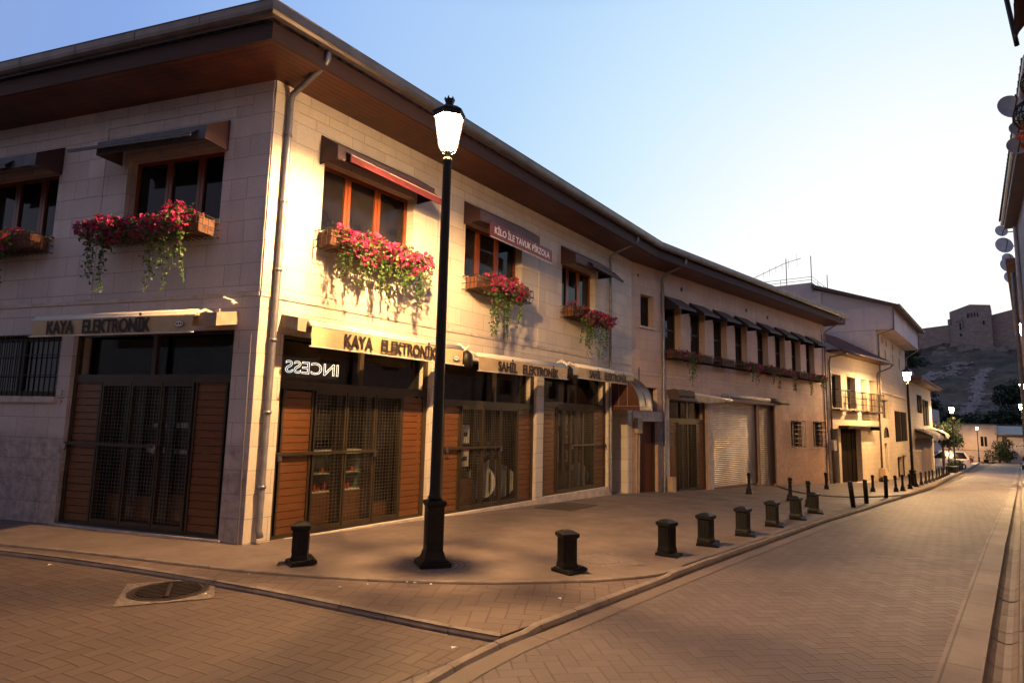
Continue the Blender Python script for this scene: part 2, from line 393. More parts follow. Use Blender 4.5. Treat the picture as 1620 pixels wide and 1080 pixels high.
AWN_BLACK = simple('dark_brown_awning_cloth', (.085, .050, .043), .75, var=.3)
AWN_SIDE = simple('black_awning_cloth', (.018, .012, .012), .8)
AWN_BEIGE = simple('sand_coloured_awning_cloth', (.50, .37, .21), .75, var=.18, scale=3, bmp=.25, bscale=9, bdist=.01)
AWN_HOOD = simple('dusty_beige_hood', (.30, .24, .18), .7, var=.3)
AWN_BAR = simple('cream_awning_tube', (.66, .60, .52), .35, var=.1)
LETTER = simple('dark_printed_letters', (.025, .014, .011), .7, var=.1, bmp=0)
LETTER_W = simple('white_printed_letters', (.75, .70, .68), .7, var=.05, bmp=0)
BLACK_MET = simple('black_cast_iron', (.0090, .0085, .0085), .52, metal=0, spec=.3, var=.5, scale=14, bmp=.4, bdist=.004, bscale=40)
IRON = simple('dark_wrought_iron', (.018, .014, .012), .5, metal=.5, var=.3, bmp=0)
PLANTER = wood('terracotta_planter', (.17, .065, .03), (.11, .04, .02), .7)
GLASS_WIN = None
def darkglass():
    m, t, b = newmat('dark_window_glass')
    lk(t, mixc(t, ramp(t, noise(t, 1.3, 3), [(.4, 0.), (.65, 1.)]), (.007, .006, .007), (.020, .016, .017)), b.inputs['Base Color'])
    b.inputs['Roughness'].default_value = .06; b.inputs['Specular IOR Level'].default_value = .22
    bump(t, b, noise(t, 2.0, 2), .05, .02); return m
GLASS_WIN = darkglass()
GLASS_SHOP = glass('shop_glass', (.93, .94, .92), .03)
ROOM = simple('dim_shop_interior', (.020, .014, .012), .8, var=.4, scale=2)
SHUTTER = simple('grey_painted_shutter', (.36, .30, .27), .38, metal=.25, var=.2, scale=2.5, bmp=.1)
SHUTTER2 = simple('brown_painted_shutter', (.17, .11, .085), .5, metal=.2, var=.2)
DISH = simple('white_dish_enamel', (.62, .60, .57), .4, var=.1)
PAPER = simple('white_card', (.80, .78, .74), .7, var=.15)
PAPER_G = simple('grey_card', (.42, .41, .40), .7, var=.3)
PAPER_R = simple('red_card', (.45, .05, .04), .7, var=.1)
WHITE_PL = simple('white_plastic', (.6, .6, .6), .4, var=.1)
CAB_IN = simple('pale_green_cabinet_lining', (.28, .36, .30), .6, var=.4, scale=8)
CONCRETE = simple('kerb_concrete', (.19, .150, .125), .75, var=.35, scale=5, bmp=.4, bscale=30)
def floral(name, c1, c2, scale=9, trans=.25):
    m, t, b = newmat(name)
    lk(t, mixc(t, ramp(t, noise(t, scale, 3), [(.35, 0.), (.65, 1.)]), c1, c2), b.inputs['Base Color'])
    b.inputs['Roughness'].default_value = .55
    tl = N_(t, 'ShaderNodeBsdfTranslucent'); tl.inputs[0].default_value = (*c1, 1)
    mx = N_(t, 'ShaderNodeMixShader'); mx.inputs[0].default_value = trans
    out = t.nodes['Material Output']; lk(t, b.outputs[0], mx.inputs[1]); lk(t, tl.outputs[0], mx.inputs[2]); lk(t, mx.outputs[0], out.inputs[0])
    return m
PETAL = floral('magenta_petals', (.52, .030, .16), (.20, .008, .050), scale=14)
LEAF = floral('ivy_leaves', (.10, .17, .030), (.035, .080, .016))
TREE_LEAF = floral('street_tree_leaves', (.018, .034, .011), (.009, .019, .007))

# pavings
ROAD_R = herring('street_pavers', .128, R(45+4), (.135, .106, .103), (.112, .088, .086), (.068, .047, .040), rough=.56, gw=.060, spec=.35)
ROAD_L = herring('side_street_pavers', .128, R(12), (.120, .084, .070), (.096, .068, .058), (.050, .034, .026), rough=.60, gw=.07, spec=.4)
APRON = herring('corner_apron_pavers', .170, R(33), (.150, .108, .090), (.128, .092, .077), (.075, .051, .04), rough=.62, gw=.05, spec=.35)
PAVE = slabs('smooth_pavement_concrete', (.190, .144, .122), (.172, .130, .111), (.145, .108, .092), 1.2, 1.2, .60, .4, .006, .8)
STRIP = slabs('edge_strip_concrete', (.150, .112, .097), (.13, .10, .088), (.05, .035, .03), 1.3, .6, .6, .4, .010)
SAND = simple('dry_ground', (.16, .13, .10), .9, var=.3)
GRANITE = simple('granite_setts', (.19, .15, .12), .7, var=.75, scale=30, bmp=.6, bscale=34, bdist=.01, col2=(.08, .06, .05))
CASTIRON = simple('manhole_iron', (.075, .055, .045), .45, metal=.3, var=.3)

# ================================================================== THE GROUND
def uvsn(v): return (v.x*T.x+v.y*T.y, v.x*N.x+v.y*N.y)
def sheet(name, mat, s0, s1, n0, n1, dz, ns=40, nn=4):
    mb = MB(); mb.grid([[sn(s0+(s1-s0)*i/ns, n0+(n1-n0)*j/nn, dz) for j in range(nn+1)] for i in range(ns+1)], uvsn)
    for f in mb.f: f.reverse()
    for u in mb.uv: u.reverse()
    return struct(name, mb, mat)
sheet('ground', SAND, -60, 900, -420, 420, -.22, 120, 6)
sheet('side_street', ROAD_L, -20, 9, -40, -3.55, -.085, 60, 40)
sheet('street', ROAD_R, -20, 150, -3.56, -.62, -.085, 170, 3)
sheet('cross_street', ROAD_R, 135, 150, -70, 40, -.081, 8, 12)
sheet('edge_strip', STRIP, -20, 135, -.64, -.345, -.080, 155, 1)
sheet('right_pavement', STRIP, -20, 135, -.115, 3.5, -.005, 155, 3)
mb = MB()
prof = [(-.36, -.074), (-.345, -.072), (-.325, -.10), (-.29, -.125), (-.235, -.138), (-.18, -.128), (-.14, -.10), (-.125, -.06), (-.12, .0), (-.10, .002)]
s = -20.0
while s < 130:
    L_ = .42 if s < 30 else 3
    jit = rnd.uniform(-.006, .006)
    mb.grid([[sn(a, n, dz+jit) for n, dz in prof] for a in (s+.008, s+L_-.008)], uvsn); s += L_
for f in mb.f: f.reverse()
struct('gutter_channel', mb, STRIP)

def resamp(pts, step):
    out = [Vector(pts[0])]
    for a, b in zip(pts[:-1], pts[1:]):
        a = Vector(a); b = Vector(b); n = max(1, int((b-a).length/step))
        out += [a+(b-a)*i/n for i in range(1, n+1)]
    return out
def smooth(pts, it=2):
    pts = [Vector((p[0], p[1])) for p in pts]
    for _ in range(it):
        q = [pts[0]]
        for a, b in zip(pts[:-1], pts[1:]): q += [a*.75+b*.25, a*.25+b*.75]
        pts = q+[pts[-1]]
    return pts
def P2(s, n): v = sn(s, n); return (v.x, v.y)
outer = smooth([(-16, 11.2), (-10, 9.3), (-6.58, 8.25), (-5.57, 7.95), (-4.48, 7.55), (-3.55, 7.17), (-2.67, 6.78), (-1.89, 6.40), (-1.19, 6.04), (-.56, 5.72), (-.05, 5.5)])
inner = smooth([(-16, 11.55), (-10, 9.6), (-6.83, 8.56), (-5.29, 8.16), (-3.82, 7.67), (-2.94, 7.40), (-2.02, 7.26), (-1.29, 7.20), (-.44, 7.22), (.28, 7.34), (1.19, 7.58), (1.86, 7.93), P2(7.9, -3.575)])
def kerb(name, path, wdt, lo, hi, seg=.5, gap=.006, bev=.03, mat=CONCRETE, jit=.003):
    """row of separate kerb stones along a path; width to the right of the path"""
    mb = MB(); pts = resamp([Vector((p[0], p[1])) for p in path], .1)
    i = 0; acc = 0; st = 0
    n = len(pts)
    segs = []; start = 0; acc = 0
    for i in range(1, n):
        acc += (pts[i]-pts[i-1]).length
        if acc >= seg or i == n-1: segs.append((start, i)); start = i; acc = 0
    for a, b in segs:
        m = max(1, min(4, b-a)); idx = [a+round((b-a)*k/m) for k in range(m+1)]; j = rnd.uniform(-jit, jit); rows = []
        for q, k in enumerate(idx):
            p = pts[k]; d = (pts[min(k+1, n-1)]-pts[max(k-1, 0)]).normalized(); r = Vector((d.y, -d.x))
            if q == 0: p = p+d*gap
            if q == m: p = p-d*gap
            z = gxy(p.x, p.y); h = (hi(k/n) if callable(hi) else hi)+j
            o = []
            for w_, zz in ((0, lo), (0, h-bev*.6), (bev*.5, h-bev*.15), (bev, h), (wdt-bev, h-.002), (wdt-bev*.4, h-bev*.25), (wdt, h-bev), (wdt+.006, lo)):
                c = p+r*w_; o.append(Vector((c.x, c.y, z+zz)))
            rows.append(o)
        mb.grid(rows, uvsn)
        mb.face(rows[0][::-1]); mb.face(rows[-1])
    for f in mb.f: pass
    return struct(name, mb, mat)
# raised corner apron between the two kerb lines
mb = MB()
A_ = resamp([Vector(p) for p in outer]+[Vector(P2(s, -3.54)) for s in (4.8, 5.6, 6.4, 7.7, 8.2)], .12)
B_ = resamp([Vector(p) for p in inner], .12)
def at_frac(pts, t):
    k = t*(len(pts)-1); i = min(int(k), len(pts)-2); return pts[i].lerp(pts[i+1], k-i)
ia = min(range(len(A_)), key=lambda i: (A_[i]-Vector((-3.55, 7.17))).length)/(len(A_)-1)
rows = []
for k in range(601):
    t = k/600; a = at_frac(A_, t); b = at_frac(B_, t)
    rows.append([Vector((c.x, c.y, gxy(c.x, c.y)+dz)) for c, dz in ((a.lerp(b, q/4), -.030+.008*q/4) for q in range(5))])
mb.grid(rows, uvsn)
for f in mb.f: f.reverse()
for u in mb.uv: u.reverse()
for k in range(600): mb.face([rows[k][0], rows[k+1][0], rows[k+1][0]+Vector((0, 0, -.1)), rows[k][0]+Vector((0, 0, -.1))])
struct('corner_apron', mb, APRON)
# the wide pavement in front of the shops
def xy(v): return Vector((v.x, v.y))
pairs = []
ni = len(inner)
for k, p in enumerate(inner):
    uL = (p-xy(K)).dot(xy(FL.t))
    if p.x < -3.2: q = xy(FL(max(.3, uL), -.3, 0))
    else: q = xy(FA(float(np.interp(p.x, [-3.2, -2.0, -.4, 1.2, 2.3], [.1, 1.0, 3.0, 5.8, 7.8])), -.3, 0))
    pairs.append(((p.x, p.y), q))
pairs += [
         (P2(11, -3.56), xy(FA(12, -.3, 0))), (P2(19, -3.62), xy(FB(3, -.3, 0))), (P2(24, -3.68), xy(FB(8, -.3, 0))), (P2(30.6, -3.78), xy(FB(14, -.3, 0))),
         (P2(41, -3.98), xy(FB(25, -.3, 0))), (P2(56, -4.3), xy(FD(16, -.3, 0))), (P2(75, -4.6), Vector(P2(75, -8.5))), (P2(92, -4.85), Vector(P2(92, -9))), (P2(135, -5.7), Vector(P2(135, -12)))]
pairs = [(Vector(a), b) for a, b in pairs if b is not None]
rows = []
for (a0, b0), (a1, b1) in zip(pairs[:-1], pairs[1:]):
    m = max(3, int((a1-a0).length/.35))
    for q in range(m):
        a = a0.lerp(a1, q/m); b = b0.lerp(b1, q/m); rows.append([Vector((c.x, c.y, gxy(c.x, c.y))) for c in (a.lerp(b, w_/10) for w_ in range(11))])
mb = MB(); mb.grid(rows, uvsn)
for f in mb.f: f.reverse()
for u in mb.uv: u.reverse()
struct('pavement', mb, PAVE)
kerb('inner_kerb', inner, .07, -.12, .006, .9, .003, .02, jit=.001)
outk = []
for i, p in enumerate(outer):      # the stones stand on the pavement side of the line
    d = (outer[min(i+1, len(outer)-1)]-outer[max(i-1, 0)]).normalized(); outk.append(p-Vector((d.y, -d.x))*.085)
kerb('side_kerb', outk, .10, -.14, -.020, .55, .004, .045)
kl = [P2(-14, -3.2), P2(-2, -3.2), P2(1, -3.24), P2(2.4, -3.32), P2(3.0, -3.40), P2(3.6, -3.50), P2(4.2, -3.55), P2(7.3, -3.57), P2(15, -3.58), P2(20, -3.63), P2(30.6, -3.79), P2(41, -3.99), P2(56, -4.31), P2(75, -4.6), P2(92, -4.86), P2(134, -5.7)]
kerb('street_kerb', kl, .11, -.14, lambda t: -.040 if t < .125 else (-.012 if t < .145 else .004), .6, .004, .045)
# flat concrete channel stones beside the kerb
mb = MB(); pts = resamp([Vector(p) for p in kl if p[0] < 16], .5)
for a, b in zip(pts[:-1], pts[1:]):
    d = (b-a).normalized(); r = Vector((d.y, -d.x)); q = []
    for p, w_ in ((a+d*.004, .115), (a+d*.004, .30), (b-d*.004, .30), (b-d*.004, .115)):
        c = p+r*w_; q.append(Vector((c.x, c.y, gxy(c.x, c.y)-.079)))
    mb.face(q, [uvsn(v) for v in q])
struct('channel_stones', mb, STRIP)
# kerb of the raised pavement further down the street
fk = smooth([xy(FB(10.6, .02, 0)), (10.75, 24.0), (10.55, 21.9), (11.2, 21.35), (13.2, 22.4), P2(28.4, -3.66), P2(30, -3.72)])
kerb('raised_pavement_kerb', [(p[0], p[1]) for p in fk], .10, -.05, .05, .6, .004, .03)
mb = MB(); fkr = resamp(fk, .3); c0 = xy(FB(16, -.3, 0))
n_ = len(fkr)
for i in range(n_-1):
    for q in range(6):
        a, b = fkr[i], fkr[i+1]
        Q = [a.lerp(c0, q/6), b.lerp(c0, q/6), b.lerp(c0, (q+1)/6), a.lerp(c0, (q+1)/6)]
        if (b-a).cross(c0-a) if False else True:
            V = [Vector((c.x, c.y, gxy(c.x, c.y)+.04)) for c in Q]; mb.face(V, [uvsn(v) for v in V])
struct('raised_pavement', mb, PAVE)

# ================================================================== WALLS
def wall_mb(F, u0, u1, z0, z1, ops, depth=.28, mb=None, uoff=0, rev=True):
    mb = mb or MB(); us = sorted({u0, u1, *[o[0] for o in ops], *[o[1] for o in ops]}); zs = sorted({z0, z1, *[o[2] for o in ops], *[o[3] for o in ops]})
    us = [u for u in us if u0 <= u <= u1]; zs = [z for z in zs if z0 <= z <= z1]
    for a, b in zip(us[:-1], us[1:]):
        for c, d in zip(zs[:-1], zs[1:]):
            um, zm = (a+b)/2, (c+d)/2
            if any(o[0] < um < o[1] and o[2] < zm < o[3] for o in ops): continue
            mb.face([F(a, 0, c), F(b, 0, c), F(b, 0, d), F(a, 0, d)], [(a+uoff, c), (b+uoff, c), (b+uoff, d), (a+uoff, d)])
    if rev:
        for o in ops:
            D = o[4] if len(o) > 4 else depth; a, b, c, d = o[:4]
            mb.face([F(a, 0, c), F(a, 0, d), F(a, -D, d), F(a, -D, c)], [(a, c), (a, d), (a-D, d), (a-D, c)])
            mb.face([F(b, 0, c), F(b, -D, c), F(b, -D, d), F(b, 0, d)], [(b, c), (b+D, c), (b+D, d), (b, d)])
            mb.face([F(a, 0, d), F(b, 0, d), F(b, -D, d), F(a, -D, d)], [(a, d), (b, d), (b, d+D), (a, d+D)])
            mb.face([F(a, 0, c), F(a, -D, c), F(b, -D, c), F(b, 0, c)], [(a, c), (a, c-D), (b, c-D), (b, c)])
    return mb
WIN = dict(A=[(.95, 2.99, 4.72, 5.90), (4.50, 6.55, 4.72, 5.90), (8.37, 10.18, 4.72, 5.90)],
           L=[(.88, 2.87, 4.72, 5.90), (4.45, 6.45, 4.72, 5.90), (8.0, 10.0, 4.72, 5.90)],
           B=[(a, a+1.03, 4.18, 5.75) for a in (1.90, 3.57, 5.25, 6.97, 8.95, 10.70, 12.46, 14.18)])
opA = [(*w_, .24) for w_ in WIN['A']]+[(.42, 3.62, -.02, 2.99, .30), (4.02, 7.27, -.06, 2.99, .30), (7.60, 10.96, -.02, 2.99, .30), (11.22, 12.27, -.6, 2.55, .75)]
opL = [(*w_, .24) for w_ in WIN['L']]+[(.42, 3.66, .03, 3.02, .30), (3.94, 6.2, 2.0, 3.03, .22)]
opB = [(*w_, .30) for w_ in WIN['B']]+[(.49, 1.26, 4.84, 5.87, .28), (.30, 1.42, -.8, 1.83, .22), (.30, 1.42, 2.15, 2.90, .2), (2.10, 4.62, -.50, 2.56, .28), (5.04, 8.80, -.9, 2.62, .16), (8.93, 10.50, -.9, 2.62, .22),
                                       (12.11, 13.32, .86, 2.0, .25), (14.70, 15.92, .82, 2.0, .25)]
house = thing('stone_house', 'long two storey pale stone house on the corner with shops below and deep wooden eaves', 'house', K)
WT = 6.84
mbA = wall_mb(FA, 0, 12.56, -.8, WT, opA); part('wall', mbA, STONE_A, house)
mbL = wall_mb(FL, 0, 16, -.8, WT, opL, uoff=3)
for i, (f, u) in enumerate(zip(mbL.f, mbL.uv)): f.reverse(); u.reverse()
part('wall', mbL, STONE_L, house)
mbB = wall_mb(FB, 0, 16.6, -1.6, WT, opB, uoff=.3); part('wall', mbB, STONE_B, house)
# back and end walls, closing the volume
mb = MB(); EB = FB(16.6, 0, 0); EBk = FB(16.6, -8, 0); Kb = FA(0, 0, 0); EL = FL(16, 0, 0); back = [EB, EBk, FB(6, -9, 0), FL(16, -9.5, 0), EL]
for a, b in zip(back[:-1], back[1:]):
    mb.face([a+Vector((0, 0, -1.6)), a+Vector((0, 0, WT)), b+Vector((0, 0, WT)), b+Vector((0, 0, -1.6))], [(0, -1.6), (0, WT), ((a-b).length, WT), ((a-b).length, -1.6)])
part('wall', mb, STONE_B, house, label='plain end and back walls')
# stone trim: raised band between the storeys, corner quoins, window surrounds
mb = MB()
mb.fb(FA, 0.0, 12.5, 0, .018, 3.50, 3.56); mb.fb(FL, .02, 16, 0, .018, 3.50, 3.56); mb.fb(FB, .1, 16.6, 0, .018, 3.29, 3.34)
part('string_course', mb, PLINTH, house)
for q_ in ((FA, .36, 3.66, -.05, .035, -.2, -.022), (FA, 3.97, 7.45, -.05, .035, -.4, -.062), (FA, 7.47, 11.0, -.05, .045, -.5, -.022), (FL, .38, 3.7, -.05, .05, -.12, .03), (FB, 2.05, 4.66, -.05, .03, -.8, -.502)):
    mb = MB(); mb.fb(*q_); part('threshold', mb, PLINTH, house)
for a, b in ((3.66, 3.97), (7.29, 7.58), (10.98, 11.20), (12.30, 12.54)):
    mb = MB(); mb.fb(FA, a, b, 0, .012, -.5, 3.0); part('pier', mb, PIER_WHITE, house)
for a, b, z_ in ((1.86, 2.08, 2.7), (4.66, 5.0, 2.6)):
    mb = MB(); mb.fb(FB, a, b, 0, .03, -.9, z_); part('pier', mb, PLINTH, house)
mb = MB(); mb.fb(FB, .02, 1.78, 0, .05, 1.83, 2.12); part('lintel', mb, PLINTH, house)
mb = MB(); mb.fb(FB, 1.44, 1.80, -.02, .012, -.7, 1.82); part('pier', mb, simple('mauve_grey_stone', (.24, .21, .23), .6), house)
for q_ in ((FA, 0, .40, 0, .014, 3.57, 6.50, STONE_A), (FA, 3.66, 3.98, 0, .014, 3.57, 6.50, STONE_A), (FA, 7.28, 7.60, 0, .014, 3.57, 6.50, STONE_A), (FL, .015, .40, 0, .014, 3.57, 6.50, STONE_L), (FL, 3.38, 3.74, 0, .014, 3.57, 6.50, STONE_L), (FL, 7.0, 7.4, 0, .014, 3.57, 6.50, STONE_L)):
    mb = MB(); mb.fb(*q_[:7]); part('pilaster', mb, q_[7], house)
for q_ in ((FA, 0, 12.4, 0, .016, 6.50, 6.83, STONE_A), (FL, .02, 16, 0, .016, 6.50, 6.83, STONE_L)):
    mb = MB(); mb.fb(*q_[:7]); part('frieze', mb, q_[7], house)
# sills
sills = [(F_q, a-.04, b+.04, -.2, .04, c-.07, c) for F_q, k_q in ((FA, 'A'), (FL, 'L'), (FB, 'B')) for a, b, c, d in WIN[k_q]]
for q_ in sills+[(FB, .45, 1.33, -.2, .05, 4.77, 4.84), (FL, 3.9, 6.24, -.15, .05, 1.90, 2.0)]:
    mb = MB(); mb.fb(*q_); part('window_sill', mb, PLINTH, house)

# --- roof, soffit, fascia, gutter
def off_poly(Fs, us, d):
    """points of the eave line, mitred at the bends; Fs in order L(end) .. K .. KB .. B(end)"""
    def inter(F1, F2, Pc):
        n1, n2 = F1.n, F2.n; return Pc+(n1+n2)*(d/(1+n1.dot(n2)))
    return [FL(16, d, 0), inter(FL, FA, K), inter(FA, FB, KB), FB(16.95, d, 0)]
def zed(v, z): return Vector((v.x, v.y, z))
e0 = off_poly(0, 0, 0.0); e1 = off_poly(0, 0, .86); e0[3] = FB(16.95, 0, 0)
mb = MB()
for i in range(3):
    n = max(2, int((e0[i]-e0[i+1]).length/.5))
    for bnd in range(8):    # boards running along the eave
        a0 = e0[i].lerp(e1[i], bnd/8+.004); a1 = e0[i+1].lerp(e1[i+1], bnd/8+.004); b0 = e0[i].lerp(e1[i], (bnd+1)/8-.004); b1 = e0[i+1].lerp(e1[i+1], (bnd+1)/8-.004)
        mb.hexa([zed(a0, WT-.008), zed(a1, WT-.008), zed(b1, WT-.008), zed(b0, WT-.008), zed(a0, WT+.01), zed(a1, WT+.01), zed(b1, WT+.01), zed(b0, WT+.01)])
part('soffit', mb, WOOD_SOFFIT, house)
mb = MB(); e2 = off_poly(0, 0, .90)
for i in range(3):
    for za, zb, q in ((WT-.02, 7.07, e1),):
        mb.hexa([zed(e2[i], za), zed(e2[i+1], za), zed(e1[i+1], za), zed(e1[i], za), zed(e2[i], zb), zed(e2[i+1], zb), zed(e1[i+1], zb), zed(e1[i], zb)])
a, b = FB(16.95, .90, 0), FB(16.95, -8, 0); c = FB(17.0, .9, 0); d = FB(17.0, -8, 0)
mb.hexa([zed(a, WT-.02), zed(c, WT-.02), zed(d, WT-.02), zed(b, WT-.02), zed(a, 7.1), zed(c, 7.1), zed(d, 7.1), zed(b, 7.1)])
part('fascia', mb, WOOD_FASCIA, house)
mb = MB(); ga = off_poly(0, 0, .985); ga[3] = FB(17.1, .985, 0)
for i in range(3):
    p, q = zed(ga[i], 7.16), zed(ga[i+1], 7.16); d = (q-p).normalized(); o = Vector((d.y, -d.x, 0)) if i else Vector((d.y, -d.x, 0))
    n = max(2, int((q-p).length/1.0)); rows = []
    F = (FL, FA, FB)[i]; o = F.n
    ring = [(-.085, .075), (-.085, 0), (-.075, -.045), (-.045, -.08), (0, -.092), (.045, -.08), (.075, -.045), (.088, 0), (.09, .085), (.10, .10), (.08, .095), (.07, 0), (0, -.07), (-.07, 0)]
    # mitre by intersecting with neighbouring runs
    for k in range(2):
        P0 = (ga[i], ga[i+1])[k]; row = []
        for r_, h in ring:
            pp = off_poly(0, 0, .985+r_); pp[3] = FB(17.1, .985+r_, 0); row.append(zed(pp[i+k], 7.17+h))
        rows.append(row)
    mb.grid(rows)
    # joint collars
    L_ = (q-p).length; m = int(L_/1.25)
    for k in range(1, m+1):
        c = p.lerp(q, k/(m+1)); rr = [[c+o*r_*1.07+Vector((0, 0, h*1.07+.01))+d*s_ for r_, h in ring[:9]] for s_ in (-.018, .018)]
        mb.grid(rr)
part('gutter', mb, GUTTER, house, smooth=False)
# tiled roof
mb = MB(); ea = off_poly(0, 0, .93); ea[3] = FB(17.05, .93, 0)
RP = [FL(16, -4.2, 0), FL(2.2, -4.3, 0), FB(1.5, -4.3, 0), FB(13.5, -4, 0)]
for i in range(3):
    n = max(2, int((ea[i]-ea[i+1]).length/.22))
    for k in range(n):
        A0 = zed(ea[i].lerp(ea[i+1], k/n), 7.24); A1 = zed(ea[i].lerp(ea[i+1], (k+1)/n), 7.24); B1 = zed(RP[i].lerp(RP[i+1], (k+1)/n), 8.15); B0 = zed(RP[i].lerp(RP[i+1], k/n), 8.15)
        M0 = (A0+A1)/2+Vector((0, 0, .055)); M1 = (B0+B1)/2+Vector((0, 0, .055))
        mb.face([A0, M0, M1, B0]); mb.face([M0, A1, B1, M1]); mb.face([A0, A1, M0])
mb.face([zed(ea[3], 7.25), zed(FB(17.05, -8.9, 0), 7.25), zed(RP[3], 8.2)])
mb.face([zed(FB(17.05, -8.9, 0), 7.25), zed(FL(16, -10, 0), 7.25), zed(RP[0], 8.2), zed(RP[3], 8.2)])
part('roof', mb, ROOF_TILE, house)
# closing ceiling so that no light passes through the house
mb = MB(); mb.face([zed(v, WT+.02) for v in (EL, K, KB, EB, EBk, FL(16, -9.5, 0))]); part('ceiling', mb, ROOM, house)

# --- downpipes
def clips(mb, F, u, zs, d=.055, r=.05):
    for z in zs: mb.fb(F, u-r-.012, u+r+.012, 0, d+r+.012, z-.02, z+.02)
def downpipe(F, u, zb, lean=.0, top=7.07, r=.046, mat=PIPE, zb2=None, uo=.0, zk=6.62):
    mb = MB(); mb.tube([F(u+uo, .93, top+.06), F(u+uo, .93, top-.10), F(u+uo*.9, .86, top-.18), F(u, .12, zk+.05), F(u, .07, zk-.05), F(u-lean, .07, zb+.12), F(u-lean, .12, zb+.02)], r, 10)
    z = zk-.6
    while z > zb+.3: mb.tube([F(u-lean*(zk-z)/(zk-zb), .07, z-.022), F(u-lean*(zk-z)/(zk-zb), .07, z+.022)], r*1.28, 10); z -= 1.05
    return part('downpipe', mb, mat, house, smooth=True)
downpipe(FA, .22, .06, .03); downpipe(FA, 10.99, -.2, 0, r=.038); downpipe(FB, 1.70, -.6, 0); downpipe(FB, 16.45, -.95, 0, r=.04, zk=6.4)
# lightning rod beside the corner, on the street face
mb = MB(); mb.tube([FL(.09, .03, 2.95), FL(.09, .03, 2.6), FL(.06, .03, 0.0)], [.004, .012, .012], 6); part('conduit', mb, PIPE, house)
# little service pipes on the wall
for pts_q, r_q in (([FB(.35, .03, 3.5), FB(.35, .03, 2.2)], .012), ([FA(5.9, .02, 3.55), FA(5.9, .02, 4.3)], .008), ([FA(6.02, .02, 3.5), FA(6.04, .02, 4.32)], .006), ([FB(16.2, .04, 6.3), FB(16.2, .04, -.9)], .014), ([FA(12.35, .03, 3.05), FA(12.2, .035, 3.12), FA(10, .035, 3.24)], .012)):
    mb = MB(); mb.tube(pts_q, r_q, 6); part('cable', mb, IRON, house)
# round flue holes under the eave
def flue(F, u, z, dark=True):
    mb = MB(); rows = []
    M = Matrix((( F.t.x, F.n.x, 0, F(u, 0, z).x), (F.t.y, F.n.y, 0, F(u, 0, z).y), (0, 0, 1, z), (0, 0, 0, 1)))
    for r_, d_ in ((.05, .012), (.075, .012), (.075, 0)): rows.append([M@Vector((r_*math.cos(2*math.pi*j/14), d_, r_*math.sin(2*math.pi*j/14))) for j in range(15)])
    mb.grid(rows)
    mb.face([M@Vector((.055*math.cos(2*math.pi*j/14), .004, .055*math.sin(2*math.pi*j/14))) for j in range(14)], mi=1)
    return part('flue_hole', mb, [PLINTH if not dark else IRON, IRON], house)
flue(FB, .35, 6.45, False); flue(FB, 3.0, 6.42); flue(FB, 8.0, 6.38); flue(FB, 10.0, 6.35)

# --- windows
def window(F, a, b, c, d, muls, dep=.20, wood=WOOD_WIN, transom=None, parent=None, fw=.06):
    mb = MB(); mb.fb(F, a, a+fw, -dep-.04, -dep+.02, c, d); mb.fb(F, b-fw, b, -dep-.04, -dep+.02, c, d); mb.fb(F, a+fw, b-fw, -dep-.04, -dep+.02, c, c+fw); mb.fb(F, a+fw, b-fw, -dep-.04, -dep+.02, d-fw, d)
    for m in muls: mb.fb(F, m-.065, m-.005, -dep-.03, -dep+.025, c+fw, d-fw); mb.fb(F, m+.005, m+.065, -dep-.03, -dep+.025, c+fw, d-fw)
    if transom: mb.fb(F, a+fw, b-fw, -dep-.03, -dep+.022, transom-.035, transom+.035)
    fr = part('window', mb, wood, parent or house)
    gb = MB(); gb.fb(F, a+.02, b-.02, -dep-.035, -dep-.012, c+.02, d-.02)
    o = bpy.data.objects.new('pane', mesh_of('pane', gb, GLASS_WIN, root_of(fr))); COL.objects.link(o); o.parent = fr
    return fr
for a, b, c, d in WIN['A']: window(FA, a, b, c, d, [a+(b-a)*.31, a+(b-a)*.64])
for a, b, c, d in WIN['L']: window(FL, a, b, c, d, [a+(b-a)*.31, a+(b-a)*.64])
for a, b, c, d in WIN['B']: window(FB, a, b, c, d, [], dep=.26, wood=WOOD_DARK, transom=4.95, fw=.09)
window(FB, .49, 1.26, 4.84, 5.87, [], dep=.24, wood=WOOD_DARK)
window(FB, .30, 1.42, 2.15, 2.90, [], dep=.17, wood=WOOD_DARK)
def barred(F, a, b, c, d, dep=.18, proud=.05, nv=7, nh=6, parent=None):
    fr = window(F, a, b, c, d, [(a+b)/2], dep=dep, wood=WOOD_DARK, parent=parent)
    mb = MB()
    for i in range(nv+1): u = a-.02+(b-a+.04)*i/nv; mb.tube([F(u, proud, c-.03), F(u, proud, d+.03)], .009, 5)
    for i in range(nh+1): z = c-.02+(d-c+.04)*i/nh; mb.tube([F(a-.03, proud+.004, z), F(b+.03, proud+.004, z)], .008, 5)
    for u in (a-.02, b+.02):
        for z in (c, d): mb.tube([F(u, 0, z), F(u, proud, z)], .008, 5)
    o = bpy.data.objects.new('window_grille', mesh_of('window_grille', mb, IRON, root_of(fr))); COL.objects.link(o); o.parent = fr
barred(FB, 12.11, 13.32, .86, 2.0, proud=.16); barred(FB, 14.70, 15.92, .82, 2.0, proud=.16); barred(FL, 3.98, 6.16, 2.03, 3.0, proud=.02, nv=18, nh=3)

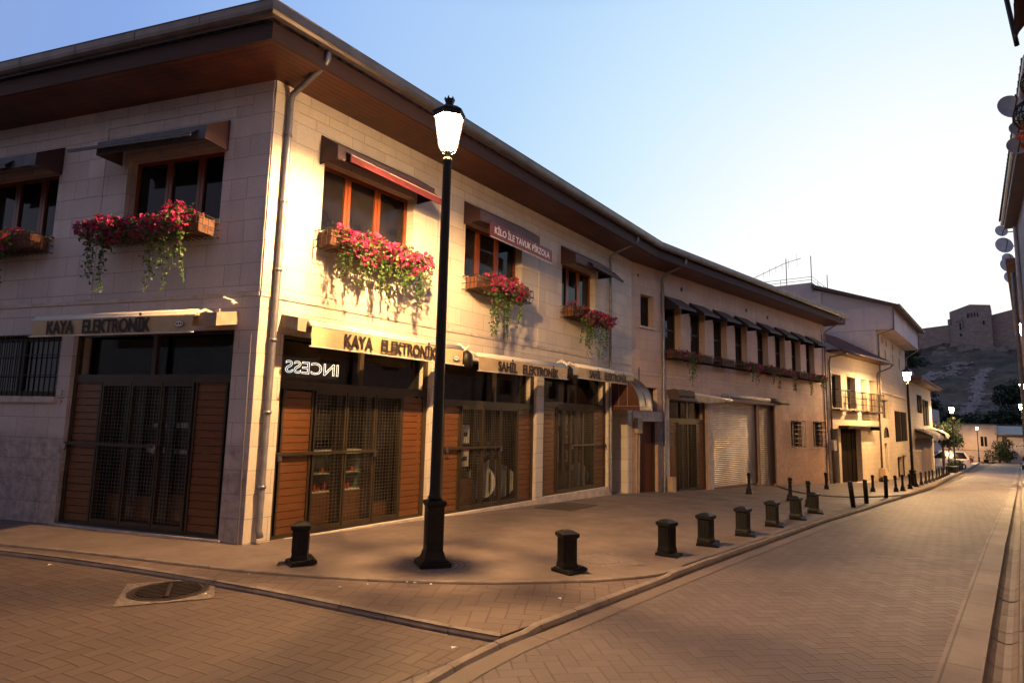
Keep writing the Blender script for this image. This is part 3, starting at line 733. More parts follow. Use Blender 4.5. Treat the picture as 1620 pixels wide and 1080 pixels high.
# --- shopfronts with folding security gates
def sub(name, mb, mat, parent): 
    o = bpy.data.objects.new(name, mesh_of(name, mb, mat, root_of(parent))); COL.objects.link(o); o.parent = parent; return o
def shop_gate(F, a, b, z0, z1, woods, meshes, trans=2.24, bar=None, tmul=None, backwood=None, room=2.0):
    D0, D1 = -.13, -.07
    mb = MB(); f = .07
    mb.fb(F, a, a+f, D0, D1, z0, z1); mb.fb(F, b-f, b, D0, D1, z0, z1); mb.fb(F, a+f, b-f, D0, D1, z0, z0+.05); mb.fb(F, a+f, b-f, D0, D1, z1-.05, z1)
    mb.fb(F, a+f, b-f, D0, D1+.01, trans-.06, trans+.06)
    mb.fb(F, (tmul or (a+b)/2)-.04, (tmul or (a+b)/2)+.04, D0, D1, trans+.06, z1-.05)
    edges = sorted({round(x, 3) for w_ in woods+meshes for x in w_})
    for w_ in woods:
        mb.fb(F, w_[0]-.035, w_[0]+.0, D0, D1+.006, z0+.05, trans-.06); mb.fb(F, w_[1], w_[1]+.035, D0, D1+.006, z0+.05, trans-.06)
    for w_ in meshes:
        mb.fb(F, w_[0]-.03, w_[0], D0+.01, D1+.02, z0+.05, trans-.06); mb.fb(F, w_[1], w_[1]+.03, D0+.01, D1+.02, z0+.05, trans-.06)
        mb.fb(F, w_[0], w_[1], D0+.01, D1+.02, z0+.05, z0+.11); mb.fb(F, w_[0], w_[1], D0+.01, D1+.02, trans-.12, trans-.06)
    gt = part('shop_gate', mb, METAL_GATE, house)
    for w_ in woods:
        wb = MB(); z = z0+.055; h = .112
        while z < trans-.08:
            j = rnd.uniform(-.003, .003); zt = min(z+h-.009, trans-.065); wb.fb(F, w_[0]+.002, w_[1]-.002, D0+.01, D1-.012+j, z, zt); z += h
        sub('wood_panel', wb, WOOD_PANEL, gt)
    for w_ in meshes:
        m2 = MB(); r = .0024; dd = D1-.005
        n = int((w_[1]-w_[0])/.062); 
        for i in range(1, n): u = w_[0]+(w_[1]-w_[0])*i/n; m2.fb(F, u-r, u+r, dd-r, dd+r, z0+.1, trans-.1)
        n = int((trans-z0-.2)/.055)
        for i in range(1, n): z = z0+.1+(trans-z0-.2)*i/n; m2.fb(F, w_[0], w_[1], dd+r, dd+3*r, z-r, z+r)
        sub('wire_mesh', m2, WIRE, gt)
    m3 = MB(); m3.fb(F, a+.05, b-.05, -.245, -.235, z0+.02, z1-.03); sub('shop_glass', m3, GLASS_SHOP, gt)
    m4 = MB()   # joinery of the shop window behind the gate
    for u in [x for w_ in meshes for x in w_]: m4.fb(F, u-.035, u+.035, -.29, -.25, z0, trans)
    m4.fb(F, a, b, -.29, -.25, trans-.05, trans+.08)
    sub('window_joinery', m4, WOOD_DARK, gt)
    if backwood:
        m5 = MB()
        for (u0, u1, zz) in backwood:
            z = z0+.02
            while z < zz: m5.fb(F, u0+.04, u1-.04, -.285, -.262, z, min(zz, z+.098)); z += .105
        sub('base_panel', m5, WOOD_PANEL, gt)
    if bar:
        m6 = MB(); m6.fb(F, bar[0], bar[1], D1+.012, D1+.047, bar[2]-.022, bar[2]+.022); sub('crossbar', m6, METAL_GATE, gt)
        m7 = MB()
        for u in (bar[0]+.05, bar[1]-.05):
            m7.fb(F, u-.028, u+.028, D1+.05, D1+.072, bar[2]-.095, bar[2]-.03)
            m7.tube([F(u-.018, D1+.06, bar[2]-.03), F(u-.018, D1+.06, bar[2]+.015), F(u+.018, D1+.06, bar[2]+.015), F(u+.018, D1+.06, bar[2]-.03)], .005, 6)
        sub('padlock', m7, simple('steel_padlock', (.6, .58, .55), .25, metal=1, var=.05, bmp=0), gt)
    # the room behind
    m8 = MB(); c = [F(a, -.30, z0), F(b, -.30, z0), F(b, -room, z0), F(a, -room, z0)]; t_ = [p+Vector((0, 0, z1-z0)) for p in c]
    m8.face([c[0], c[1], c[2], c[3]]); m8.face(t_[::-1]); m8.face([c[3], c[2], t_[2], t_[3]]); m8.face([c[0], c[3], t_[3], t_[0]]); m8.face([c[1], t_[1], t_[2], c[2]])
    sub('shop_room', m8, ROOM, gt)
    return gt
shop_gate(FA, .42, 3.62, -.02, 2.99, [(.56, 1.04), (3.02, 3.51)], [(1.13, 1.68), (1.76, 2.31), (2.39, 2.93)], bar=(.45, 2.38, 1.21), backwood=[(1.11, 1.70, .56), (1.74, 2.33, .56), (2.4, 2.92, .30)], tmul=2.0)
shop_gate(FA, 4.02, 7.27, -.06, 2.99, [(4.14, 4.57), (6.66, 7.16)], [(4.67, 5.30), (5.38, 5.92), (6.0, 6.56)], trans=2.10, bar=(4.12, 5.98, 1.20), backwood=[(4.67, 5.32, .55)], tmul=5.75)
shop_gate(FA, 7.60, 10.96, -.02, 2.99, [(7.72, 8.26), (10.32, 10.86)], [(8.36, 8.94), (9.02, 9.60), (9.68, 10.22)], trans=2.18, bar=(8.95, 10.9, 1.16), backwood=[(8.36, 8.96, .5), (9.0, 9.62, .5)], tmul=9.25)
shop_gate(FL, .42, 3.66, .03, 3.02, [(.56, 1.08), (3.05, 3.58)], [(1.17, 1.70), (1.78, 2.34), (2.42, 2.95)], trans=2.30, bar=(1.72, 3.68, 1.27), backwood=[(1.17, 1.72, .55), (1.76, 2.36, .5), (2.4, 2.97, .5)], tmul=2.0)
shop_gate(FB, 2.10, 4.62, -.50, 2.56, [(2.22, 2.70), (4.02, 4.52)], [(2.82, 3.36), (3.42, 3.96)], trans=1.88, backwood=None, tmul=3.4)
# recessed entrance and the red door beside it
mb = MB(); mb.fb(FA, 11.24, 12.25, -.75, -.70, -.4, 2.5); mb.fb(FA, 11.3, 11.62, -.70, -.68, -.35, 2.0); mb.fb(FA, 11.7, 12.1, -.70, -.68, -.35, 2.0)
part('door', mb, WOOD_DARK, house)
mb = MB(); mb.fb(FA, 11.24, 12.26, -.72, .02, -.45, -.30); part('doorstep', mb, PLINTH, house)
mb = MB(); mb.fb(FB, .30, .38, -.21, -.10, -.6, 1.83); mb.fb(FB, 1.30, 1.42, -.21, -.10, -.6, 1.83); mb.fb(FB, .38, 1.30, -.21, -.10, 1.74, 1.83)
dr = part('door', mb, METAL_GATE, house)
mb = MB()
for k in range(8): mb.fb(FB, .385+k*.114, .385+k*.114+.108, -.19, -.145, -.5, 1.74)
sub('door_leaf', mb, simple('red_brown_door_paint', (.13, .035, .014), .5, var=.35, sc=(3, 3, 1)), dr)
mb = MB(); mb.fb(FB, .50, .54, -.145, -.10, .35, .55); mb.fb(FB, .48, .60, -.11, -.09, .52, .55); sub('door_handle', mb, IRON, dr)
# roller shutters
def shutter(F, a, b, z0, z1, mat, pitch=.07, dent=0, d=-.12):
    mb = MB(); rows = []; z = z0
    while z < z1:
        for q, dd in ((0, 0), (.25, .010), (.6, .013), (.85, .006), (.97, -.004)):
            zz = z+q*pitch
            row = []
            for k in range(25):
                u = a+(b-a)*k/24; x = 0
                if dent:
                    w1 = math.exp(-((u-(b-.45))/.5)**2-((zz-(z0+.55))/.5)**2); x = -dent*w1*(1+.6*math.sin(u*17+zz*9)); x += dent*.25*math.sin(u*5+1)*math.exp(-((zz-z0-.9)/.8)**2)
                row.append(F(u, d+dd+x, zz))
            rows.append(row)
        z += pitch
    mb.grid(rows)
    for f in mb.f: f.reverse()
    sh = part('roller_shutter', mb, mat, house, smooth=False)
    m2 = MB(); m2.fb(F, a-.01, a+.05, -.15, -.06, z0, z1); m2.fb(F, b-.05, b+.01, -.15, -.06, z0, z1); sub('guide_rail', m2, METAL_GATE, sh)
    m3 = MB(); m3.fb(F, a+.05, b-.05, d-.01, d+.035, z0-.09, z0); sub('bottom_rail', m3, SHUTTER2, sh)
shutter(FB, 5.05, 8.79, -.50, 2.60, SHUTTER, dent=.035); shutter(FB, 8.94, 10.49, -.62, 2.60, SHUTTER2, pitch=.085, d=-.17)
mb = MB(); mb.fb(FB, 4.9, 8.88, -.2, .03, -.95, -.60); mb.fb(FB, 8.86, 10.55, -.25, .03, -.95, -.715); mb.fb(FB, 8.83, 8.91, -.15, .02, -.7, 2.62)
part('threshold', mb, simple('brown_sill_stone', (.22, .15, .11), .7), house)

# ================================================================== AWNINGS OVER THE WINDOWS
def half_box_awning(name, F, a, b, label, group, dep=.45, zt=6.30, zf=6.02, zb=5.80, top=AWN_GREY, side=AWN_RED, flap=None, scal=True):
    t = thing(name, label, 'awning', F((a+b)/2, 0, zb), group=group)
    mb = MB(); n = 10; rows = [[F(a+(b-a)*i/n, .01, zt) for i in range(n+1)], [F(a+(b-a)*i/n, dep*.5, (zt+zf)/2-.012) for i in range(n+1)], [F(a+(b-a)*i/n, dep, zf) for i in range(n+1)],
        [F(a+(b-a)*i/n, dep+.01, zb+(.012 if i % 2 and scal else 0)) for i in range(n+1)]]
    mb.grid(rows); rows2 = [[p-Vector((0, 0, .008))-F.n*.008 for p in r] for r in rows]; mb.grid([r[::-1] for r in rows2])
    part('cover', mb, top, t)
    for u, e in ((a, .006), (b, -.006)):
        mb = MB(); P = [F(u, .01, zt), F(u, dep, zf), F(u, dep+.01, zb), F(u, .01, zb)]; Q = [p+F.t*e for p in P]
        mb.face(P); mb.face(Q[::-1]); 
        for i in range(4): mb.face([P[i], Q[i], Q[(i+1) % 4], P[(i+1) % 4]])
        part('side_panel', mb, side, t)
    mb = MB(); r = .011
    for u in (a+.02, b-.02): mb.tube([F(u, .02, zt-.03), F(u, dep-.02, zf-.03), F(u, dep-.02, zb+.02), F(u, .02, zb+.02)], r, 6)
    mb.tube([F(a+.02, dep-.02, zb+.02), F(b-.02, dep-.02, zb+.02)], r, 6)
    part('awning_frame', mb, IRON, t)
    if flap:
        u0, u1, d0, z0_, z1_, hh, mt = flap
        mb = MB(); A = F(u0, d0, z0_); B = F(u1, d0, z1_); o = F.n*.022
        up = Vector((0, 0, hh)); mb.hexa([A, B, B-o, A-o, A+up, B+up, B+up-o, A+up-o])
        C_ = F(u0, dep-.05, zf-.02); D_ = F(u1-.15, dep-.05, zf-.02); mb.face([A+up, B+up, D_, C_]); 
        part('front_flap', mb, mt, t)
        mb = MB(); mb.tube([A+up+Vector((0, 0, .008)), B+up+Vector((0, 0, .008))], .008, 6); part('flap_bar', mb, AWN_BAR if mt is AWN_FLAP else PIPE, t)
    return t
GA = 'awnings over the upper windows'
half_box_awning('window_awning', FA, .85, 3.06, 'brown awning with red front flap over the big window behind the corner lamp', GA, flap=(1.0, 3.12, .60, 5.76, 5.70, .105, AWN_FLAP))
half_box_awning('window_awning', FA, 4.42, 6.62, 'brown awning carrying the lettered red sign strip', GA)
half_box_awning('window_awning', FA, 8.29, 10.32, 'brown awning with drooping flap beside the thin downpipe, right of the red sign strip', GA, flap=(8.95, 10.75, .60, 5.80, 5.72, .05, AWN_RED))
half_box_awning('window_awning', FL, .81, 3.00, 'slate grey awning with loose bar, nearest the corner on the shaded side wall', GA, top=AWN_SLATE, flap=(.95, 3.45, .60, 5.80, 5.84, .03, AWN_SLATE))
half_box_awning('window_awning', FL, 4.38, 6.62, 'slate grey awning at the left edge of the shaded side wall', GA, top=AWN_SLATE, flap=(4.9, 6.7, .60, 5.75, 5.76, .05, AWN_SLATE))
ordn = ['first', 'second', 'third', 'fourth', 'fifth', 'sixth', 'seventh', 'eighth']
for i, (a, b, c, d) in enumerate(WIN['B']):
    half_box_awning('window_awning', FB, a-.07, b+.03, f'small dark brown awning over the {ordn[i]} narrow upper window past the tall downpipe', 'small awnings over the narrow upper windows', dep=.58, zt=6.03, zf=5.60, zb=5.53, top=AWN_BLACK, side=AWN_SIDE)
# red sign strip
t = thing('sign_strip', 'long red sign strip lettered in white under the second upper awning', 'sign', FA(5.86, .5, 5.5))
mb = MB(); A = FA(4.68, .52, 5.53); B = FA(7.06, .52, 5.47); o = FA.n*.015; up = Vector((0, 0, .31))
mb.hexa([A, B, B-o, A-o, A+up, B+up, B+up-o, A+up-o]); part('sign_board', mb, simple('sign_red', (.16, .018, .020), .5, var=.1), t)
mb = MB(); mb.tube([A, B], .012, 6); part('sign_bar', mb, AWN_BAR, t)
ex = (B-A).normalized(); tx = text_mb('KİLO İLE TAVUK PİRZOLA', .20, .004, .002, sx=.92)
W_ = max(v.x for v in tx.v)-min(v.x for v in tx.v); k = 2.12/W_
for v in tx.v: v.x *= k
for wd in split_words(tx, 4): part('lettering', place_text(wd, (A+B)/2+up*.5+FA.n*.006, ex, Vector((0, 0, 1)), FA.n), LETTER_W, t)

# ================================================================== SHOP AWNINGS
def shop_awning(F, a, b, words, label, zr=3.13, zb=2.80, dd=.52, hood=None, wpos=.36, ws=.285, wlen=2.0, sgn=1, logo=True, slant=0, zr2=None):
    t = thing('shop_awning', label, 'awning', F((a+b)/2, 0, zb), group='rolled sand coloured shop awnings')
    z2 = zr2 if zr2 is not None else zr
    mb = MB(); mb.tube([F(a, dd-.06, zr), F(b, dd-.06, z2)], .050, 14); mb.tube([F(a-.02, dd+.005, zr-.035), F(b+.02, dd+.005, z2-.035)], .022, 8)
    part('roller_tube', mb, AWN_BAR, t, smooth=True)
    mb = MB(); n = 24; rows = []
    for q in range(5):
        rows.append([F(a+(b-a)*i/n, dd+.02+.010*math.sin(i*.9+q*.5)*(q/4)+.004*math.sin(i*2.3), (zr+(z2-zr)*i/n)-.045-(zr-.045-zb)*q/4) for i in range(n+1)])
    mb.grid(rows); mb.grid([[p-F.n*.006 for p in r][::-1] for r in rows]); part('valance', mb, AWN_BEIGE, t)
    mb = MB(); mb.tube([F(a-.03, dd+.02, zb-.01), F(b+.03, dd+.02, zb-.01+(z2-zr))], .012, 6); part('bottom_bar', mb, AWN_BAR, t)
    mb = MB()
    for u in (a+.04, b-.04):
        mb.tube([F(u, .02, zr+.02), F(u, dd*.55, zr+.07), F(u, dd-.05, zr-.02)], .022, 8)
        mb.fb(F, u-.035, u+.035, 0, .05, zr-.08, zr+.12)
    part('arm', mb, AWN_BAR, t)
    if hood:
        mb = MB(); h0, h1 = hood
        P = [F(h0, 0, 3.28), F(h1, 0, 3.28), F(h1, dd-.1, 3.20), F(h0, dd-.1, 3.20)]; Q = [p-Vector((0, 0, .19)) for p in P]
        for q in (P, Q[::-1], [P[2], P[3], Q[3], Q[2]], [P[0], P[3], Q[3], Q[0]], [P[1], P[2], Q[2], Q[1]]): mb.face(q)
        part('end_hood', mb, AWN_HOOD, t)
    tx = text_mb(words, ws, .004, .002); b_ = list(tx.v); f_ = list(tx.f)
    for sh, q_ in ((-.010, .0006), (.010, .0012)):
        o_ = len(tx.v); tx.v += [Vector((v.x+sh, v.y, v.z+q_)) for v in b_]; tx.f += [[i+o_ for i in f] for f in f_]
    tx.uv = [[(0, 0)]*len(f) for f in tx.f]; tx.mi = [0]*len(tx.f)
    W_ = max(v.x for v in tx.v)-min(v.x for v in tx.v); k = wlen/W_
    for v in tx.v: v.x *= k
    um = a+(b-a)*wpos
    ex = F.t*sgn
    for wd in split_words(tx, 2): part('lettering', place_text(wd, F(um, dd+.046, (zr+zb)/2-.035), ex, Vector((0, 0, 1)), F.n), LETTER, t)
    if logo:
        mb = MB(); uc = b-.22 if sgn > 0 else a+.22; zc = zb+.11
        def el(sc, dd_, mi): mb.face([F(uc, dd+dd_, zc)+F.t*(.10*sc*math.cos(x*.314))+Vector((0, 0, .045*sc*math.sin(x*.314))) for x in range(20)], mi=mi)
        el(1, .044, 0); el(.86, .046, 1)
        for q in range(4): mb.fb(F, uc-.06+q*.032, uc-.042+q*.032, dd+.046, dd+.049, zc-.014, zc+.014)
        part('logo', mb, [LETTER, LETTER_W], t)
    return t
shop_awning(FA, .52, 3.92, 'KAYA   ELEKTRONİK', 'sunlit-yellow rolled awning lettered KAYA ELEKTRONİK on the lamp side'.replace('sunlit-yellow', 'lamplit sand'), hood=(.36, .90), wpos=.47, wlen=2.05)
shop_awning(FA, 4.40, 7.80, 'SAHİL   ELEKTRONİK', 'middle rolled awning lettered SAHİL ELEKTRONİK between two black brackets', zr=3.05, zb=2.74, wpos=.52, wlen=2.35, zr2=3.10)
shop_awning(FA, 8.32, 11.55, 'SAHİL   ELEKTRONİK', 'rolled awning lettered SAHİL ELEKTRONİK next to the domed awning', zr=3.16, zb=2.86, wpos=.50, wlen=2.2, logo=False)
shop_awning(FL, .68, 3.90, 'KAYA   ELEKTRONİK', 'rolled awning lettered KAYA ELEKTRONİK on the shaded side wall', zr=3.20, zb=2.92, dd=.5, hood=(.38, .95), wpos=.56, wlen=2.1, sgn=-1)
# black bracket bundles hanging between the awnings
for u, z, lb in ((4.15, 3.05, 'black wrapped awning bracket left of the middle awning'), (8.02, 3.08, 'black wrapped awning bracket right of the middle awning')):
    t = thing('awning_bracket', lb, 'bracket', FA(u, .3, z-.3), group='wrapped awning brackets')
    mb = MB(); 
    prof = [(.05, -.30), (.13, -.26), (.14, -.12), (.12, -.02), (.08, .03), (.03, .06)]
    mb.lathe([(r_*(1+.1*math.sin(i*3)), z_) for i, (r_, z_) in enumerate(prof)], 9, FA(u, .42, z)); part('wrapping', mb, IRON, t, smooth=True)
    mb = MB(); mb.tube([FA(u, .0, z+.08), FA(u-.03, .25, z+.17), FA(u+.02, .42, z+.05)], [.03, .045, .03], 8); mb.tube([FA(u-.06, .38, z+.02), FA(u+.05, .46, z+.15)], .028, 8)
    part('arm', mb, AWN_BAR, t, smooth=True)
# domed bronze awning over the recessed entrance
t = thing('dome_awning', 'glossy bronze brown domed awning with pale ribs over the entrance recess', 'awning', FA(11.6, .4, 2.2))
mb = MB(); rows = []; ua, ub = 11.12, 12.03
def dome(u, th): return FA(u, .90*math.sin(th), 2.24+.92*math.cos(th)-.0)
for i in range(13): rows.append([dome(ua+(ub-ua)*j/8, math.pi/2*i/12) for j in range(9)])
mb.grid(rows); 
for u in (ua, ub):
    c = FA(u, .0, 2.24); 
    for i in range(12): mb.face([c, dome(u, math.pi/2*i/12), dome(u, math.pi/2*(i+1)/12)])
rows = [[FA(ua+(ub-ua)*j/16, .902, 2.24) for j in range(17)], [FA(ua+(ub-ua)*j/16, .905, 2.24-.10-(.02 if j % 2 else 0)) for j in range(17)]]; mb.grid(rows)
rows = [[FA(ua-.002, .90*j/16, 2.24) for j in range(17)], [FA(ua-.002, .90*j/16, 2.24-.10-(.02 if j % 2 else 0)) for j in range(17)]]; mb.grid(rows)
part('cover', mb, simple('glossy_bronze_vinyl', (.075, .030, .020), .36, var=.3, bmp=.15, bscale=6, bdist=.02, spec=.35), t, smooth=True)
mb = MB()
for u in (ua, ua+.46, ub): mb.tube([dome(u, math.pi/2*i/12)*1+FA.n*.006 for i in range(13)], .009, 5)
mb.tube([FA(ua, .0, 2.24), FA(ua, .905, 2.24), FA(ub, .905, 2.24)], .011, 6)
for q in (.3, .6): mb.tube([FA(ua-.004, .9*q, 2.24), FA(ua-.004, .9*q, 2.24+.92*math.sqrt(1-q*q))], .009, 5)
part('rib', mb, PIPE, t)
# rolled awnings of the last shops
t = thing('rolled_awning', 'grey rolled awning with torn cream cloth above the roller shutter', 'awning', FB(5.5, .3, 2.6))
mb = MB(); mb.tube([FB(3.05, .40, 2.76), FB(5.7, .40, 2.66)], .06, 12); part('roller_tube', mb, AWN_BAR, t, smooth=True)
mb = MB(); mb.tube([FB(5.2, .30, 2.84), FB(5.3, .30, 2.83), FB(9.2, .30, 2.80)], [.05, .095, .095], 12); part('cloth_roll', mb, simple('mauve_grey_cloth', (.27, .24, .26), .6), t, smooth=True)
mb = MB(); rows = [[FB(3.0+2.2*i/8, .46, 2.74-.06*i/8) for i in range(9)], [FB(3.25+1.8*i/8, .47, 2.50+.06*i/8+.02*math.sin(i*2)) for i in range(9)]]; mb.grid(rows); part('torn_cloth', mb, AWN_BEIGE, t)
mb = MB(); mb.tube([FB(5.6, .0, 2.9), FB(5.62, .38, 2.8), FB(5.7, .4, 2.58)], .022, 6); part('arm', mb, AWN_BAR, t)
t = thing('rolled_awning', 'dark brown boxed awning end above the brown shutter', 'awning', FB(10, .3, 2.6))
mb = MB(); mb.tube([FB(9.2, .30, 2.80), FB(9.25, .30, 2.80), FB(11.1, .30, 2.76)], [.07, .11, .11], 12); part('cloth_roll', mb, AWN_BLACK, t, smooth=True)
mb = MB(); mb.fb(FB, 10.75, 10.85, 0, .25, 2.66, 2.76); part('arm', mb, IRON, t)
t = thing('rolled_awning', 'black folded awning over the last wooden shopfront', 'awning', FB(2.6, .3, 2.6))
mb = MB(); rows = []
for q, (d_, z_) in enumerate(((0, 2.88), (.25, 2.90), (.42, 2.84), (.46, 2.70), (.42, 2.62))): rows.append([FB(2.02+1.0*i/6, d_, z_+.012*math.sin(i*2+q)) for i in range(7)])
mb.grid(rows); mb.face([FB(2.02, 0, 2.62), FB(2.02, 0, 2.88), FB(2.02, .25, 2.9), FB(2.02, .42, 2.84), FB(2.02, .46, 2.7), FB(2.02, .42, 2.62)]); part('cloth', mb, AWN_BLACK, t)
mb = MB(); mb.tube([FB(2.95, .0, 2.84), FB(2.98, .40, 2.80)], .03, 8); part('arm', mb, AWN_BAR, t)

# ================================================================== FLOWER BOXES
def petals(mb, c, r, rg):
    ax = Vector((rg.gauss(0, 1), rg.gauss(0, 1), rg.gauss(.5, 1))).normalized(); a = ax.orthogonal().normalized(); b = ax.cross(a); ph = rg.random()*6
    for k in range(5):
        t = ph+k*1.2566; d = a*math.cos(t)+b*math.sin(t); e = a*math.cos(t+.55)+b*math.sin(t+.55); f = a*math.cos(t-.55)+b*math.sin(t-.55)
        mb.face([c, c+f*r*.75+ax*r*.25, c+d*r+ax*r*.15, c+e*r*.75+ax*r*.25])
def leaf(mb, c, s, rg, down=.4):
    d = Vector((rg.gauss(0, 1), rg.gauss(0, 1), rg.gauss(-down, .8))).normalized(); o = d.orthogonal().normalized(); o = (o*math.cos(rg.random()*6)+d.cross(o)*math.sin(rg.random()*6))
    mb.face([c, c+d*s*.5+o*s*.38, c+d*s, c+d*s*.5-o*s*.38])
def flower_box(F, a, b, z0, label, seed, clumps, trails, group, dep=.40, nf=300, bare=False, rim=True, h=.27, planter=True, far=False):
    rg = random.Random(seed); t = thing('flower_box', label, 'flower box', F((a+b)/2, 0, z0), group=group)
    mb = MB(); r = .008; D = dep+.03; bow = .06
    k = 5
    for zz, dd in ((z0, D-.04), (z0+h*.45, D+bow*.3), (z0+h, D)):
        mb.tube([F(a, 0, zz), F(a, dd, zz), F(b, dd, zz), F(b, 0, zz)], r, k)
    n = int((b-a)/.11)
    for i in range(n+1): u = a+(b-a)*i/n; mb.tube([F(u, .0, z0), F(u, D-.04, z0), F(u, D+bow*.3, z0+h*.45), F(u, D, z0+h)], r*.8, 4)
    for u in (a, b):
        for q in (.25, .5, .75): mb.tube([F(u, D*q, z0), F(u, D*q, z0+h)], r*.8, 4)
    part('rack', mb, IRON, t)
    if planter:
        mb = MB(); A0, A1 = (a+.06, b-.10) if not bare else (a+.05, a+(b-a)*.62)
        mb.fb(F, A0, A1, .06, dep-.06, z0+.02, z0+h-.04); mb.fb(F, A0-.012, A1+.012, .048, dep-.048, z0+h-.04, z0+h-.012)
        part('planter', mb, PLANTER, t)
    fl = MB(); lf = MB(); st = MB()
    for (ua, ub, zt, zd, dens) in clumps:   # flower mass between ua..ub
        m = int(nf*dens)
        for _ in range(m):
            u = rg.uniform(ua, ub); q = rg.random(); e = 1-abs(2*(u-ua)/(ub-ua)-1)**3
            top = z0+h+zt*(.6+.4*e)*(.8+.3*math.sin(u*9+seed)); bot = z0-zd*e*(.7+.4*math.sin(u*7+seed*2))
            z = bot+(top-bot)*q**.8; bul = math.sin(math.pi*min(1, max(0, (z-bot)/(top-bot))))
            d = rg.uniform(.25, 1)*(dep+.10*bul) if z > z0+h else dep+.02+rg.uniform(0, .16)*(.4+bul)
            p = F(u, d, z)
            if rg.random() < (.80 if not far else .38): petals(fl, p, rg.uniform(.030, .048) if not far else rg.uniform(.035, .055), rg)
            for _k in range(2): leaf(lf, p+F.n*rg.uniform(-.08, .0)+Vector((rg.gauss(0, .03), rg.gauss(0, .03), rg.gauss(-.02, .03))), rg.uniform(.040, .07), rg)
    for (u, L_, w_) in trails:             # hanging stems with small leaves
        for s_ in range(max(3, int(w_*42))):
            x = u+rg.uniform(-w_, w_); LL = L_*rg.uniform(.45, 1.05); p = F(x, dep+.03+rg.uniform(0, .1), z0+.05); pts = [p]
            dr = rg.uniform(-.25, .25)
            n2 = max(3, int(LL/.06))
            for q in range(n2):
                p = p+F.t*(dr*.03+rg.gauss(0, .010))+F.n*rg.gauss(-.004, .010)-Vector((0, 0, LL/n2)); pts.append(p)
                for _k in range(4 if not far else 3): leaf(lf, p+Vector((rg.gauss(0, .018), rg.gauss(0, .018), rg.gauss(0, .02))), rg.uniform(.035, .062), rg, 1)
            if not far and rg.random() < .5: petals(fl, pts[rg.randrange(1, max(2, len(pts)//2))], rg.uniform(.028, .042), rg)
            st.tube(pts, .0035, 3, cap=False)
    if fl.f: part('flowers', fl, PETAL, t)
    if lf.f: part('leaves', lf, LEAF, t)
    if st.f: part('stems', st, LEAF, t)
    return t
GF = 'flower boxes under the wide upper windows'
flower_box(FA, .84, 2.95, 4.42, 'full flower box of bright magenta blooms over long trailing ivy, nearest the street lamp', 11, [(1.02, 3.0, .17, .22, 1.9)], [(1.15, .75, .12), (1.55, .62, .18), (1.95, .72, .16), (2.35, .60, .2), (2.75, .75, .14), (2.95, .4, .06)], GF, nf=330)
flower_box(FA, 4.44, 6.42, 4.42, 'flower box with red blooms on its left and an empty rack end right', 12, [(4.78, 6.05, .22, .12, 1.5)], [(4.88, .95, .10), (5.15, .95, .08), (5.45, .98, .10), (5.80, .98, .10)], GF, nf=300)
flower_box(FA, 8.30, 10.20, 4.42, 'flower box of dark pink blooms sagging past the thin downpipe', 13, [(8.40, 8.7, .14, .0, .12), (8.62, 10.4, .06, .22, 1.3)], [(8.8, .85, .12), (9.2, .95, .12), (9.7, 1.0, .14), (10.05, .98, .10)], GF, nf=300)
flower_box(FL, .86, 3.05, 4.42, 'flower box with two flowering clumps in front of the side window nearest the corner', 14, [(1.05, 1.75, .24, .04, .75), (1.75, 2.2, .03, .04, .12), (2.25, 3.10, .14, .16, 1.0)], [(1.15, .95, .05), (1.45, 1.05, .06), (1.68, .85, .06), (2.62, 1.10, .06), (2.85, .85, .07)], GF, nf=330)
flower_box(FL, 4.40, 6.60, 4.42, 'flower box with drooping blooms at the left edge of the side wall', 15, [(4.78, 6.3, .15, .14, 1.5)], [(4.95, .75, .08), (5.2, .9, .09), (5.45, .85, .10), (5.9, .7, .1)], GF, nf=300)
bx = [('full', 'flower box with a big clump and long trail right beside the tall downpipe'), ('bare', 'flower box with a bare terracotta planter under the second narrow window'),
      ('bare', 'flower box with a bare terracotta planter under the third narrow window'), ('half', 'flower box with a short leafy trail under the fourth narrow window'), ('half', 'flower box with pink blooms under the fifth narrow window'),
      ('green', 'mostly green flower box under the sixth narrow window'), ('green', 'leafy flower box with red specks under the seventh narrow window'), ('half', 'bushy flower box at the far end of the narrow windows')]
for i, (a, b, c, d) in enumerate(WIN['B']):
    kind, lb = bx[i]; A, B_2 = a-.08, b+.42
    cl = {'full': [(A+.02, A+1.5, .10, .18, .9)], 'bare': [], 'half': [(A+.1, A+1.4, .10, .06, .8)], 'green': [(A+.1, A+1.3, .09, .06, .55)]}[kind]
    tr = {'full': [(A+.95, 1.0, .10), (A+1.2, .8, .08)], 'bare': [], 'half': [(A+.6, .45, .10), (A+1.0, .65, .07)], 'green': [(A+.9, .6, .10), (A+1.1, .75, .06)]}[kind]
    flower_box(FB, A, B_2, 3.90, lb, 30+i, cl, tr, 'flower boxes under the narrow upper windows', nf=150, bare=kind == 'bare', far=True)

